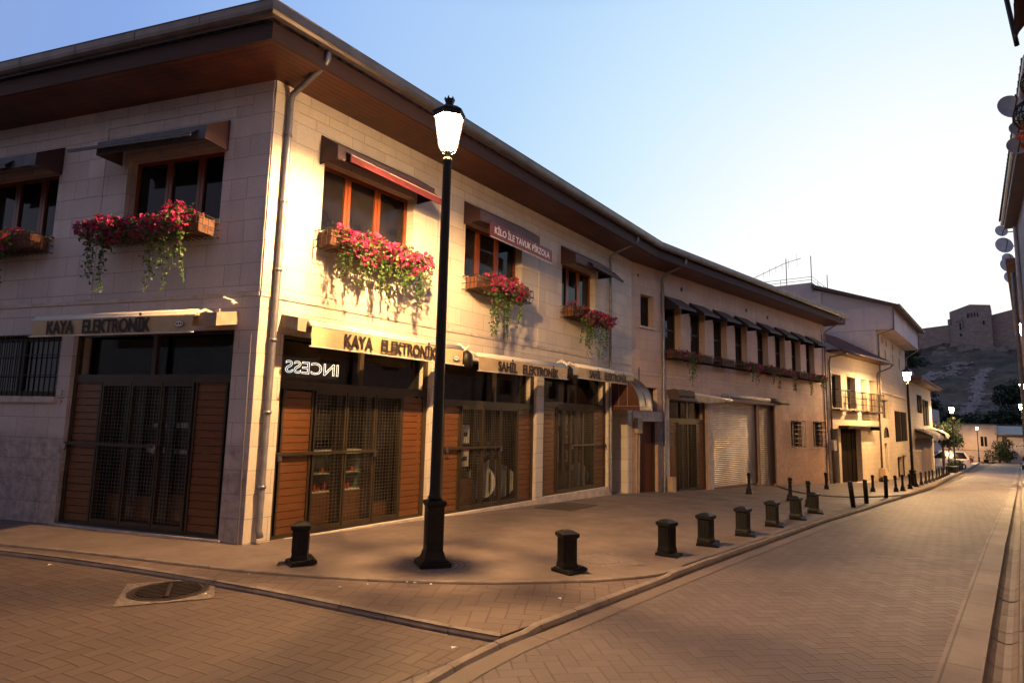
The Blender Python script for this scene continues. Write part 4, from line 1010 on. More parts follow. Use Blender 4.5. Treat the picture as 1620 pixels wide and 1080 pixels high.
# ================================================================== GOODS SEEN THROUGH THE SHOP WINDOWS
t = thing('display_cabinet', 'pale lit glass display cabinet behind the first gate', 'cabinet', FA(1.7, -.6, .5))
mb = MB(); a, b, c, d = 1.10, 2.34, .56, 1.18
for q in ((a, b, -.80, -.32, c-.03, c), (a, b, -.80, -.32, d, d+.05), (a, a+.03, -.8, -.32, c, d), (b-.03, b, -.8, -.32, c, d), (a, b, -.8, -.78, c, d)): mb.fb(FA, *q)
part('case', mb, CAB_IN, t)
mb = MB(); mb.fb(FA, a, b, -.335, -.315, c-.03, c+.02); mb.fb(FA, a, b, -.335, -.315, d-.02, d+.05); part('edge_trim', mb, simple('cream_trim', (.62, .58, .45), .4), t)
mb = MB(); mb.fb(FA, a+.03, b-.03, -.75, -.36, c+.28, c+.29)
part('glass_shelf', mb, CAB_IN, t)
mb = MB(); rg = random.Random(3)
for k in range(16): u = a+.08+k*.068; mb.fb(FA, u, u+.045, -.55, -.45, c+(.0 if k % 3 else .29), c+rg.uniform(.06, .14)+(.0 if k % 3 else .29))
part('goods', mb, [PAPER_R], t)
# reversed outline letters in the transom light
t = thing('neon_sign', 'white outline letters seen reversed in the light above the first gate', 'sign', FA(1.1, -.3, 2.4))
tx = text_mb('INCESS', .27, .0, 0, outline=.0042, mirror=True); W_ = max(v.x for v in tx.v)-min(v.x for v in tx.v); k = 1.02/W_
for v in tx.v: v.x *= k
part('letters', place_text(tx, FA(1.20, -.305, 2.53), FA.t, Vector((0, 0, 1)), FA.n), emis('neon_white', (1, .98, .95), 1.2), t)
mb = MB(); mb.fb(FA, .52, 1.66, -.33, -.315, 2.40, 2.70); part('backing', mb, IRON, t)
# satellite dishes in the second and third shops
def dish_mb(R_=.33, dp=.05, k=28):
    mb = MB(); rows = []
    for i in range(9):
        r_ = R_*i/8; rows.append([Vector((r_*math.cos(2*math.pi*j/k), -dp*(1-(r_/R_)**2), r_*math.sin(2*math.pi*j/k)*1.1)) for j in range(k+1)])
    mb.grid(rows)
    rows = [[Vector((rr*math.cos(2*math.pi*j/k), dd, rr*1.1*math.sin(2*math.pi*j/k))) for j in range(k+1)] for rr, dd in ((R_, 0), (R_*1.03, .006), (R_*1.03, -.008), (R_*.98, -.012))]
    mb.grid(rows); return mb
def place_dish(F, u, d, z, yaw, lb, R_=.33, tilt=0):
    t = thing('satellite_dish', lb, 'satellite dish', F(u, d, z-R_*1.1), group='satellite dishes for sale in the shop windows')
    n = (F.n*math.cos(yaw)+F.t*math.sin(yaw)); s_ = n.cross(Vector((0, 0, 1))); up = Vector((0, 0, 1))
    mb = dish_mb(R_); mb.v = [F(u, d, z)+s_*v.x+n*v.y+up*v.z+n*(-tilt*v.z) for v in mb.v]; part('reflector', mb, DISH, t, smooth=True)
    mb = MB(); mb.tube([F(u, d, z)-n*.05, F(u, d, z)-n*.12, F(u, d-.12, z-R_)], .015, 6); part('mount', mb, IRON, t)
place_dish(FA, 5.75, -.42, .42, R(-50), 'leftmost white satellite dish leaning behind the second gate', .32)
place_dish(FA, 6.12, -.38, .50, R(-12), 'front white satellite dish facing the street behind the second gate', .36)
place_dish(FA, 6.52, -.44, .40, R(-48), 'rightmost white satellite dish leaning behind the second gate', .32)
place_dish(FA, 9.98, -.40, .30, R(-30), 'white satellite dish behind the third gate', .32)
def card(F, u0, u1, z0, z1, d, lb, mat=PAPER, art=None, rg=random.Random(5)):
    t = thing('poster', lb, 'poster', F((u0+u1)/2, d, z0), group='posters and cards in the shop windows')
    mb = MB(); mb.fb(F, u0, u1, d, d+.006, z0, z1); part('sheet', mb, mat, t)
    mb = MB()
    for (x0, x1, y0, y1, mi) in art or []: mb.fb(F, u0+(u1-u0)*x0, u0+(u1-u0)*x1, d+.006, d+.009, z0+(z1-z0)*y0, z0+(z1-z0)*y1, mi)
    if art: part('print', mb, [IRON, PAPER_R, PAPER_G], t)
card(FA, 4.86, 5.24, 1.28, 1.66, -.34, 'white poster of a black gadget on the first door of the second gate', art=[(.5, .8, .35, .6, 0), (.1, .35, .2, .5, 2), (.1, .6, .8, .88, 2)])
card(FA, 4.66, 4.83, 1.10, 1.52, -.335, 'narrow grey card with red spot in the second gate', PAPER_G, art=[(.2, .7, .5, .7, 1), (.2, .7, .1, .3, 0)])
card(FA, 4.86, 5.22, .80, 1.14, -.34, 'white poster with red heading and dark headphones in the second gate', art=[(0, 1, .9, 1, 1), (.15, .5, .3, .55, 0), (.5, .85, .35, .6, 0), (.3, .7, .45, .5, 0)])
card(FA, 4.64, 4.82, .74, 1.02, -.335, 'pale card below the crossbar in the second gate', art=[(.2, .8, .2, .6, 2)])
card(FA, 5.52, 5.84, 1.02, 1.14, -.36, 'row of small silver devices on a card in the second gate', PAPER_G, art=[(.05+.2*k, .18+.2*k, .2, .8, 0) for k in range(5)])
card(FA, 5.50, 5.82, .82, .96, -.36, 'lower row of small silver devices in the second gate', PAPER_G, art=[(.05+.2*k, .18+.2*k, .2, .8, 0) for k in range(5)])
card(FA, 5.46, 5.56, 1.30, 1.62, -.36, 'narrow white card with red top in the second gate', art=[(0, 1, .8, 1, 1)])
card(FA, 6.0, 6.4, 1.0, 1.3, -.5, 'grey box front on the right door of the second gate', PAPER_G, art=[(.1, .4, .2, .7, 0), (.5, .8, .2, .7, 0)])
card(FA, 8.46, 8.84, .72, 1.52, -.33, 'tall white card of small items in the third gate', art=[(.15+.3*(k % 2), .38+.3*(k % 2), .04+.085*(k//2), .09+.085*(k//2), 2) for k in range(22)])
card(FA, 8.50, 8.92, 1.66, 1.98, -.34, 'dim yellow grey card at the top of the third gate', PAPER_G, art=[(.1, .45, .2, .7, 0), (.55, .9, .3, .8, 2)])
card(FA, 9.08, 9.55, 1.20, 1.95, -.34, 'dim card with rows of small goods on the middle door of the third gate', PAPER_G, art=[(.08+.31*(k % 3), .30+.31*(k % 3), .05+.24*(k//3), .2+.24*(k//3), (0, 1, 2, 0)[k % 4]) for k in range(12)])
card(FA, 9.08, 9.5, .72, 1.02, -.34, 'small dim card below the crossbar of the third gate', PAPER_G, art=[(.1, .4, .2, .8, 0), (.5, .9, .2, .8, 2)])
# shelves of devices behind the side gate
t = thing('display_shelf', 'dim shelves of small devices behind the side street gate', 'shelf', FL(2.0, -.8, .1))
mb = MB()
for z in (1.15, 1.55, 1.95): mb.fb(FL, 1.15, 2.95, -.75, -.40, z-.02, z)
part('shelf_board', mb, WOOD_DARK, t)
mb = MB(); rg = random.Random(9)
for z in (1.15, 1.55):
    u = 1.2
    while u < 2.3: w_ = rg.uniform(.06, .16); mb.fb(FL, u, u+w_, -.55, -.43, z, z+rg.uniform(.05, .13)); u += w_+rg.uniform(.02, .12)
part('goods', mb, WHITE_PL, t)
mb = MB(); mb.fb(FA, 1.4, 2.2, -1.2, -1.1, 1.25, 2.1); 
single('framed_mirror', mb, simple('dim_mirror', (.1, .09, .08), .15, metal=.8, bmp=0), 'tall dim mirror standing inside the first shop', 'mirror')

# ================================================================== SMALL WALL FITTINGS
t = thing('meter_box', 'beige electric meter box beside the red door', 'box', FB(.15, .0, 1.46))
mb = MB(); mb.fb(FB, .03, .28, .06, .20, 1.46, 1.92); part('case', mb, simple('beige_box_paint', (.36, .29, .21), .6), t)
mb = MB(); mb.tube([FB(.10, .12, 1.46), FB(.10, .10, -.45)], .022, 6); mb.tube([FB(.22, .12, 1.46), FB(.22, .10, -.45)], .026, 6); part('conduit', mb, simple('beige_conduit', (.40, .31, .24), .6), t)
mb = MB(); mb.fb(FB, 1.90, 2.12, .05, .24, -.55, .06); mb.fb(FB, 1.91, 2.11, .24, .246, -.50, -.24); mb.fb(FB, 1.91, 2.11, .24, .246, -.20, .02)
single('utility_box', mb, simple('tan_cover', (.50, .38, .24), .6), 'tan utility box standing at the foot of the tall downpipe', 'box')
t = thing('security_light', 'small wall lamp bracket on the side wall under the eaves corner', 'wall lamp', FL(.42, .05, 3.33))
mb = MB(); mb.lathe([(.0, 0), (.03, .01), (.04, .03), (.02, .07)], 10, FL(.40, .10, 3.36)); mb.tube([FL(.40, 0, 3.40), FL(.40, .10, 3.42)], .012, 6); mb.tube([FL(.40, .10, 3.42), FL(.52, .16, 3.46)], .02, 8); part('housing', mb, WHITE_PL, t)
# house number painted on the pier
t = thing('house_number', 'small painted house number 2/7 on the pier left of the side gate', 'house number', FL(3.78, .0, 1.9))
tx = text_mb('2', .11, 0, .001); part('numeral', place_text(tx, FL(3.78, .016, 2.06), -FL.t, Vector((0, 0, 1)), FL.n), LETTER, t)
tx = text_mb('7', .11, 0, .001); part('numeral', place_text(tx, FL(3.78, .016, 1.90), -FL.t, Vector((0, 0, 1)), FL.n), LETTER, t)
mb = MB(); mb.fb(FL, 3.73, 3.84, .01, .017, 1.975, 1.983); part('dash', mb, LETTER, t)

# ================================================================== STREET LAMPS
GLOW = emis('lit_lamp_glass', (1.0, .62, .28), 9.0)
def lampglass():
    m = bpy.data.materials.new('lamp_glass'); m.use_nodes = True; t = m.node_tree; t.nodes.clear()
    out = N_(t, 'ShaderNodeOutputMaterial'); tr = N_(t, 'ShaderNodeBsdfTransparent'); em = N_(t, 'ShaderNodeEmission')
    em.inputs[0].default_value = (1, .62, .30, 1); em.inputs[1].default_value = 110; mx = N_(t, 'ShaderNodeAddShader')
    lk(t, tr.outputs[0], mx.inputs[0]); lk(t, em.outputs[0], mx.inputs[1]); lk(t, mx.outputs[0], out.inputs[0]); return m
LGLASS = lampglass()
BULB = emis('lamp_bulb', (1.0, .58, .24), 90000)
def build_lamp():
    t = thing('street_lamp', 'x', 'street lamp', (0, 0, 0), group='street lamps along the street')
    q = math.pi/4; s2 = math.sqrt(2)
    mb = MB(); mb.box(-.195, .195, -.195, .195, -.02, .055); mb.box(-.165, .165, -.165, .165, .055, .080)
    mb.lathe([(.150*s2, .080), (.132*s2, .10), (.115*s2, .17), (.104*s2, .19), (.104*s2, .71), (.115*s2, .73), (.126*s2, .75), (.126*s2, .785), (.08*s2, .80)], 4, rot=q)
    for sx, sy in ((1, 0), (-1, 0), (0, 1), (0, -1)):   # raised panels
        if sx: mb.box(.100 if sx > 0 else -.110, .110 if sx > 0 else -.100, -.065, .065, .26, .66)
        else: mb.box(-.065, .065, .100 if sy > 0 else -.110, .110 if sy > 0 else -.100, .26, .66)
    part('base', mb, BLACK_MET, t, world=False)
    mb = MB(); mb.lathe([(.085, .80), (.095, .83), (.075, .86), (.070, .95), (.066, 3.0), (.058, 5.22), (.066, 5.24), (.070, 5.28), (.060, 5.31)], 20)
    part('pole', mb, BLACK_MET, t, world=False, smooth=True)
    mb = MB(); k = 6
    mb.lathe([(.03, 5.30), (.030, 5.36), (.045, 5.40), (.040, 5.43)], 12)
    for j in range(6): a = 2*math.pi*j/6; mb.tube([(.03*math.cos(a), .03*math.sin(a), 5.37), (.09*math.cos(a), .09*math.sin(a), 5.40), (.128*math.cos(a), .128*math.sin(a), 5.46)], .007, 5)
    z0, z1, r0, r1 = 5.46, 5.94, .128, .205
    for j in range(k):
        a = 2*math.pi*j/k; b = 2*math.pi*(j+1)/k
        p0 = Vector((r0*math.cos(a), r0*math.sin(a), z0)); p1 = Vector((r1*math.cos(a), r1*math.sin(a), z1)); p2 = Vector((r1*math.cos(b), r1*math.sin(b), z1)); p3 = Vector((r0*math.cos(b), r0*math.sin(b), z0))
        mb.tube([p0, p1], .010, 5); mb.tube([p1, p2], .012, 5); mb.tube([p0, p3], .010, 5)
    lan = part('lantern', mb, BLACK_MET, t, world=False)
    mb = MB(); mb.grid([[Vector((r_*math.cos(2*math.pi*j/6), r_*math.sin(2*math.pi*j/6), z_)) for j in range(7)] for r_, z_ in ((.222, 5.945), (.218, 5.875), (.212, 5.875), (.212, 5.945))]); mb.lathe([(.235, 5.94), (.235, 5.955), (.15, 6.02), (.07, 6.06), (.055, 6.10), (.075, 6.15), (.06, 6.16)], 6)
    for j in range(6): a = 2*math.pi*j/6; mb.lathe([(.012, 6.15), (.015, 6.165), (.002, 6.19)], 5, (.062*math.cos(a), .062*math.sin(a), 0))
    o = bpy.data.objects.new('lantern_roof', mesh_of('lantern_roof', mb, BLACK_MET)); COL.objects.link(o); o.parent = lan
    mb = MB(); rows = []
    for z_, r_ in ((z0, r0-.012), (z1, r1-.012)): rows.append([Vector((r_*math.cos(2*math.pi*j/k), r_*math.sin(2*math.pi*j/k), z_)) for j in range(k+1)])
    mb.grid(rows); o = bpy.data.objects.new('glass', mesh_of('glass', mb, LGLASS)); COL.objects.link(o); o.parent = lan
    mb = MB(); mb.lathe([(.006, 5.865), (.022, 5.873), (.032, 5.90), (.022, 5.925), (.006, 5.933)], 12)
    o = bpy.data.objects.new('bulb', mesh_of('bulb', mb, BULB, None, True)); COL.objects.link(o); o.parent = lan
    return t
lp = build_lamp(); lp.location = (-.93, 7.95, gxy(-.93, 7.95)); lp.rotation_euler = (0, 0, R(20)); lp['label'] = 'tall black street lamp lit on the corner in front of the shops'
for (s_, n_, lb) in ((38.4, -4.46, 'lit street lamp in front of the old houses past the shops'), (71.6, -4.89, 'lit street lamp beside the street tree and the parked minivan'), (134, -5.75, 'far lit street lamp in front of the pale building at the end of the street'),
                     (25.5, .34, 'nearest lit street lamp on the right pavement at the edge of the view'), (46, .32, 'second lit street lamp on the right pavement'), (66, .22, 'farthest lit street lamp on the right pavement')):
    v = sn(s_, n_); copy_tree(lp, None, v, (0, 0, R(s_*7 % 60)), lb)

# ================================================================== BOLLARDS
def square_bollard():
    t = thing('bollard', 'x', 'bollard', (0, 0, 0), group='heavy square cast iron bollards')
    mb = MB(); mb.box(-.148, .148, -.148, .148, .0, .045); mb.box(-.130, .130, -.130, .130, .045, .058); part('base_plate', mb, BLACK_MET, t, world=False)
    mb = MB(); q = math.pi/4; s2 = math.sqrt(2)
    mb.lathe([(.094*s2, .056), (.092*s2, .10), (.087*s2, .125), (.085*s2, .15), (.085*s2, .445), (.100*s2, .465), (.107*s2, .472), (.107*s2, .515), (.098*s2, .520), (.050*s2, .552), (.018*s2, .560), (.008, .561)], 4, rot=q)
    for sx, sy in ((1, 0), (-1, 0), (0, 1), (0, -1)):
        for w_ in (-.05, 0, .05):
            if sx: a = .082 if sx > 0 else -.091; mb.box(a, a+.009, w_-.016, w_+.016, .16, .43)
            else: a = .082 if sy > 0 else -.091; mb.box(w_-.016, w_+.016, a, a+.009, .16, .43)
    o = part('body', mb, BLACK_MET, t, world=False)
    return t
sb = square_bollard()
bl = [(-2.54, 7.80, 12, (0, 7), 'broken square bollard on a tilted base plate left of the corner lamp'), (.74, 7.86, 22, (0, 0), 'square bollard right of the corner lamp, beside the round cover'), (2.29, 9.10, 40, (2, -4), 'square bollard with a loose crooked base plate, second right of the lamp'),
      (3.15, 10.05, 50, (0, 0), 'weathered square bollard, third right of the lamp'), (4.18, 11.22, 50, (0, 0), 'square bollard, fourth right of the lamp'), (5.27, 12.57, 50, (0, 0), 'square bollard in the middle of the kerb row, fifth right of the lamp'),
      (6.32, 13.83, 50, (0, 0), 'square bollard partly before a slim bollard, sixth right of the lamp'), (7.46, 15.36, 50, (0, 0), 'last square bollard of the kerb row')]
for i, (x, y, rz, (tx_, ty_), lb) in enumerate(bl):
    o = sb if i == 0 else copy_tree(sb)
    o.location = (x, y, gxy(x, y)); o.rotation_euler = (0, 0, R(rz)); o['label'] = lb
    k_ = 1.06+(.08 if i > 2 else 0); o.scale = (k_, k_, .90)
    if i in (0, 2):
        for ch in [c for c in COL.objects if c.parent == o]:
            if ch.name.startswith('base_plate'): ch.rotation_euler = (R(4 if i == 0 else 3), R(-8 if i == 0 else 5), R(18)); ch.location = (.02, -.02, -.012 if i else .012)
            else: ch.location = (0, 0, .0)
def slim_bollard():
    t = thing('slim_bollard', 'x', 'bollard', (0, 0, 0), group='slim turned bollards')
    mb = MB(); mb.lathe([(.115, 0), (.115, .03), (.10, .05), (.085, .10), (.088, .16), (.06, .20), (.052, .24), (.045, .50), (.055, .53), (.058, .56), (.045, .58)], 14); part('shaft', mb, BLACK_MET, t, world=False, smooth=True)
    mb = MB(); mb.lathe([(.04, .575), (.060, .60), (.068, .635), (.060, .67), (.035, .695), (.005, .70)], 14); part('ball_cap', mb, BLACK_MET, t, world=False, smooth=True)
    return t
slb = slim_bollard()
sl = [(8.04, 20.97, 'slim bollard in front of the dented roller shutter'), (8.47, 18.88, 'slim bollard just behind the sixth square bollard'), (8.22, 17.19, 'slim bollard just behind the last square bollard'), (12.78, 25.18, 'slim bollard below the corner between the long house and the yellow house'),
      (14.49, 24.93, 'slim bollard in front of the dark door of the yellow house')]
rows_ = [(29.89, -4.07), (31.9, -4.1), (34.39, -4.12), (37.2, -4.2), (40.1, -4.28), (42.38, -4.31), (44.35, -4.33), (46.6, -4.36), (49.0, -4.38), (51.3, -4.41), (53.6, -4.46), (55.8, -4.53), (58.2, -4.56), (60.6, -4.6)]
names_ = ['nearest the three plain posts', 'second from the plain posts', 'third from the plain posts, left of the lamp foot', 'right beside the foot of the second lamp', 'just past the second lamp', 'second past the second lamp', 'third past the second lamp', 'fourth past the second lamp',
          'fifth past the second lamp', 'sixth past the second lamp', 'seventh past the second lamp', 'eighth past the second lamp', 'ninth past the second lamp', 'last before the dark planters']
sl += [(*(sn(a, b)[:2]), 'slim bollard of the kerb row '+nm) for (a, b), nm in zip(rows_, names_)]
for i, (x, y, lb) in enumerate(sl):
    o = slb if i == 0 else copy_tree(slb); o.location = (x, y, gxy(x, y)); o['label'] = lb; o.rotation_euler = (R(rnd.uniform(-2, 2)), R(rnd.uniform(-2, 2)), 0)
for i, (x, y, rx, ry, h, lb) in enumerate(((9.72, 17.71, 3, -7, .72, 'plain black post leaning left, nearest of three'), (11.01, 19.31, 2, -3, .72, 'plain black post leaning slightly, middle of three'), (13.45, 22.34, 1, 0, .78, 'plain black upright post, farthest of three'))):
    mb = MB(); mb.lathe([(.062, -.03), (.062, h-.01), (.055, h), (.0, h+.002)], 14)
    o = single('plain_post', mb, BLACK_MET, lb, 'post', 'plain kerb posts', True, (0, 0, 0)); o.location = (x, y, gxy(x, y)); o.rotation_euler = (R(rx), R(ry), 0)

# ================================================================== COVERS, MAT, LITTER
def cover(name, x, y, r, sq, rot, dz, lb, bars=True, mat=CASTIRON):
    t = thing(name, lb, 'manhole cover', (x, y, gxy(x, y)+dz), R(rot)); 
    mb = MB(); k = 40
    ring = [Vector((r*math.cos(2*math.pi*j/k), r*math.sin(2*math.pi*j/k), .004)) for j in range(k)]
    sqp = []
    for j in range(k):
        a = 2*math.pi*j/k; m = max(abs(math.cos(a)), abs(math.sin(a))); sqp.append(Vector((sq*math.cos(a)/m, sq*math.sin(a)/m, .004)))
    for j in range(k): j2 = (j+1) % k; mb.face([ring[j], sqp[j], sqp[j2], ring[j2]])
    part('stone_surround', mb, GRANITE, t, world=False)
    mb = MB(); mb.lathe([(r, -.02), (r, .010), (r*.93, .012), (r*.92, .004), (r*.90, .004)], k) if bars else mb.lathe([(r, -.02), (r*.99, .006), (r*.5, .009), (0.01, .009)], k)
    if bars:
        mb.lathe([(r*.86, .004), (r*.86, .011), (r*.80, .011), (r*.80, .004)], k)
        nb = 11
        for q in range(-nb//2+1, nb//2+1):
            yy = q*r*.145; w_ = math.sqrt(max(0, (r*.79)**2-yy*yy)); mb.box(-w_, -.03, yy-.012, yy+.012, .003, .020); mb.box(.03, w_, yy-.012, yy+.012, .003, .020)
        mb.box(-.02, .02, -r*.7, r*.7, .003, .018)
    part('iron_lid', mb, mat, t, world=False); return t
cover('manhole_cover', -3.57, 6.78, .385, .44, 24, -.080, 'ribbed round iron manhole cover in a pale stone square on the side street')
cover('manhole_cover', 1.25, 8.63, .285, .43, 20, .002, 'plain round concrete cover ringed by pale setts on the pavement behind the bollards', False, simple('concrete_lid', (.20, .16, .135), .8))
t = thing('lamp_footing', 'ring of small pale setts around the foot of the corner lamp', 'paving ring', (-.93, 7.95, gxy(-.93, 7.95)))
mb = MB(); 
for rr in (.30, .37, .44):
    m = int(2*math.pi*rr/.085)
    for j in range(m):
        a = 2*math.pi*(j+.5*(rr == .37))/m; c = Vector((rr*math.cos(a), rr*math.sin(a), 0)); e = Vector((-math.sin(a), math.cos(a), 0)); o_ = Vector((math.cos(a), math.sin(a), 0)); w_ = .030; h_ = .024
        mb.face([c-e*w_-o_*h_+Vector((0, 0, .006)), c+e*w_-o_*h_+Vector((0, 0, .006)), c+e*w_+o_*h_+Vector((0, 0, .006)), c-e*w_+o_*h_+Vector((0, 0, .006))])
part('setts', mb, simple('footing_setts', (.30, .23, .19), .75, var=.5), t, world=False)
mp = [(.58, 14.03), (1.36, 13.66), (2.10, 14.95), (1.36, 15.35)]
mb = MB(); mb.hexa([Vector((x, y, gxy(x, y)-.005)) for x, y in mp]+[Vector((x, y, gxy(x, y)+.014)) for x, y in mp])
single('cover_plate', mb, simple('dark_steel_plate', (.085, .065, .05), .6, metal=.3, var=.3), 'dark rectangular plate lying on the pavement before the third gate', 'plate')
rg = random.Random(21); lit = 0
spots = [(gx, gy) for gx, gy in ((-2.9, 7.2), (-1.75, 6.75), (-1.1, 7.05), (-1.0, 7.03), (-.83, 7.0), (-1.5, 6.9), (-5.3, 7.4), (.55, 6.6), (4.0, 20.3), (8.4, 21.8), (-.4, 5.1), (-3.0, 6.4))]
mb0 = MB(); mb0.face([(-.02, -.012, .0), (.018, -.016, .006), (.024, .010, .002), (-.014, .016, .010)])
for i, (x, y) in enumerate(spots):
    mb = MB(); k = rg.uniform(.6, 1.3); a = rg.random()*6
    for f in mb0.f: mb.face([Vector(((v.x*math.cos(a)-v.y*math.sin(a))*k, (v.x*math.sin(a)+v.y*math.cos(a))*k, v.z*k)) for v in mb0.v])
    o = bpy.data.objects.new('paper_scrap', mesh_of('paper_scrap', mb, PAPER)); COL.objects.link(o); o.location = (x, y, gxy(x, y)+.008); tag(o, 'tiny pale paper scrap lying on the paving', 'litter', 'paper scraps on the paving')
mb = MB(); c = sn(6.05, -.215, -.115); rows = []
for i in range(7): rows.append([c+T*(.09*math.cos(j/11*6.283)*math.sin(math.pi*i/6))*.55+N*(.085*(i/3-1))*.9+Vector((0, 0, .018+.018*math.sin(j/11*6.283)*math.sin(math.pi*i/6)*(1+.2*math.sin(j*2+i)))) for j in range(12)])
mb.grid(rows); single('crushed_cup', mb, PAPER, 'crushed white paper cup lying in the gutter channel', 'litter')

# ================================================================== THE YELLOW HOUSE WITH FOUR RAILED WINDOWS
def shell(F, u0, u1, z0, z1, ops, depth, mat, parent, d0=0, back=8, endmat=None):
    F2 = Fr((F.P+F.n*d0), 0); F2.t = F.t; F2.n = F.n
    mb = wall_mb(F2, u0, u1, z0, z1, ops, depth); part('wall', mb, mat, parent)
    mb = MB(); P = [F(u1, d0, 0), F(u1, -back, 0), F(u0, -back, 0), F(u0, d0, 0)]
    for a, b in zip(P[:-1], P[1:]): mb.face([zed(a, z0), zed(a, z1), zed(b, z1), zed(b, z0)], [(0, z0), (0, z1), ((a-b).length, z1), ((a-b).length, z0)])
    mb.face([zed(p, z1-.01) for p in P])
    part('side_wall', mb, endmat or mat, parent); return F2
hc = thing('yellow_house', 'small two storey yellow stone house with four tall railed windows under a tiled roof', 'house', FB(16.7, 0, -1))
wC = [(17.43, 18.80, 2.75, 4.46), (19.70, 21.10, 2.75, 4.46), (22.0, 23.08, 2.72, 4.46), (23.55, 24.62, 2.72, 4.46)]
shell(FB, 16.66, 25.28, -1.8, 5.52, [(*w_, .35) for w_ in wC]+[(17.0, 18.08, -1.1, 1.68, .3), (18.42, 21.65, -1.15, 1.70, .35)], .3, STONE_C, hc)
GLASS_RED = simple('red_brown_shutter_paint', (.22, .06, .03), .5)
for i, (a, b, c, d) in enumerate(wC):
    fr = window(FB, a, b, c, d, [(a+b)/2], dep=.30, wood=WOOD_DARK if i < 2 else GLASS_RED, parent=hc)
    mb = MB(); A, B_2, z0_, z1_ = a-.15, b+.20, 2.66, 3.66
    for z in (z0_, z1_): mb.tube([FB(A, 0, z), FB(A, .38, z), FB(B_2, .38, z), FB(B_2, 0, z)], .016, 5)
    for z in (3.0, 3.33): mb.tube([FB(A, .02, z), FB(A, .38, z), FB(B_2, .38, z), FB(B_2, .02, z)], .010, 4)
    n = 10
    for k in range(n+1): u = A+(B_2-A)*k/n; mb.tube([FB(u, .38, z0_), FB(u, .38, z1_)], .010, 4)
    for q in (.13, .26): mb.tube([FB(A, q, z0_), FB(A, q, z1_)], .010, 4); mb.tube([FB(B_2, q, z0_), FB(B_2, q, z1_)], .010, 4)
    mb.fb(FB, A, B_2, 0, .40, 2.60, 2.65)
    part('balcony_rail', mb, IRON, hc)
mb = MB(); mb.fb(FB, 17.02, 18.06, -.29, -.22, -1.1, 1.66); part('door', mb, SHUT_DARK, hc)
mb = MB(); mb.fb(FB, 18.44, 19.6, -.34, -.26, -1.15, 1.68); mb.fb(FB, 20.9, 21.63, -.34, -.26, -1.15, 1.68); mb.fb(FB, 19.62, 20.2, -.33, -.29, -1.15, 1.68); mb.fb(FB, 20.24, 20.88, -.33, -.29, -1.15, 1.68); part('door', mb, SHUT_DARK, hc)
mb = MB(); mb.fb(FB, 18.2, 23.6, 0, .50, 1.80, 1.86); mb.fb(FB, 18.2, 18.3, 0, .45, 1.70, 1.80); mb.fb(FB, 23.4, 23.6, 0, .48, 1.62, 1.86); part('canopy', mb, IRON, hc)
mb = MB(); mb.fb(FB, 16.9, 25.3, 0, .03, 2.40, 2.47); part('string_course', mb, PLINTH, hc)
mb = MB(); mb.fb(FB, 17.0, 22, -.05, .35, -1.4, -1.12); part('doorstep', mb, PLINTH, hc)
mb = MB(); mb.fb(FB, 16.95, 25.6, -.3, .55, 5.50, 5.56); part('soffit', mb, WOOD_SOFFIT, hc)
mb = MB(); n = 40
for k in range(n):
    a, b = 16.95+8.75*k/n, 16.95+8.75*(k+1)/n; A0, A1, B0, B1 = FB(a, .62, 5.62), FB(b, .62, 5.62), FB(a, -2.1, 7.25), FB(b, -2.1, 7.25); M0 = (A0+A1)/2+Vector((0, 0, .07)); M1 = (B0+B1)/2+Vector((0, 0, .07))
    mb.face([A0, M0, M1, B0]); mb.face([M0, A1, B1, M1]); mb.face([A0, A1, M0])
mb.fb(FB, 16.95, 25.7, -8, .60, 5.57, 5.62)
part('roof', mb, ROOF_TILE, hc)
mb = MB(); mb.tube([FB(16.98, .66, 5.60), FB(25.9, .66, 5.58)], .065, 8); mb.tube([FB(17.9, .66, 5.56), FB(17.85, .55, 5.45), FB(17.1, .08, 5.25), FB(17.05, .06, 5.0), FB(17.0, .06, -1.0)], .045, 8)
mb.tube([FB(25.9, .66, 5.56), FB(25.8, .55, 5.35), FB(25.05, .08, 5.0), FB(25.0, .06, 4.8), FB(24.98, .06, -1.25)], .05, 8); part('gutter', mb, GUTTER, hc, smooth=True)
t = thing('meter_box', 'grey meter box on the wall left of the yellow house door', 'box', FB(16.9, .05, .6))
mb = MB(); mb.fb(FB, 16.72, 17.12, .02, .22, .62, 1.12); part('case', mb, simple('grey_box_paint', (.36, .31, .27), .5), t)
mb = MB(); mb.fb(FB, 24.6, 25.1, .02, .30, -1.35, -.55); single('stone_bin', mb, simple('yellow_stone_block', (.45, .33, .2), .8), 'yellow stone block at the foot of the yellow house downpipe', 'block')
mb = MB(); mb.lathe([(.02, 0), (.22, .02), (.26, .12), (.18, .26), (.05, .32)], 10, FB(24.0, .35, -1.27)); single('rubbish_bag', mb, simple('black_bin_bag', (.01, .01, .01), .3, bmp=.8, bscale=8, bdist=.05), 'black rubbish bag against the yellow house wall', 'bag', smooth=True)

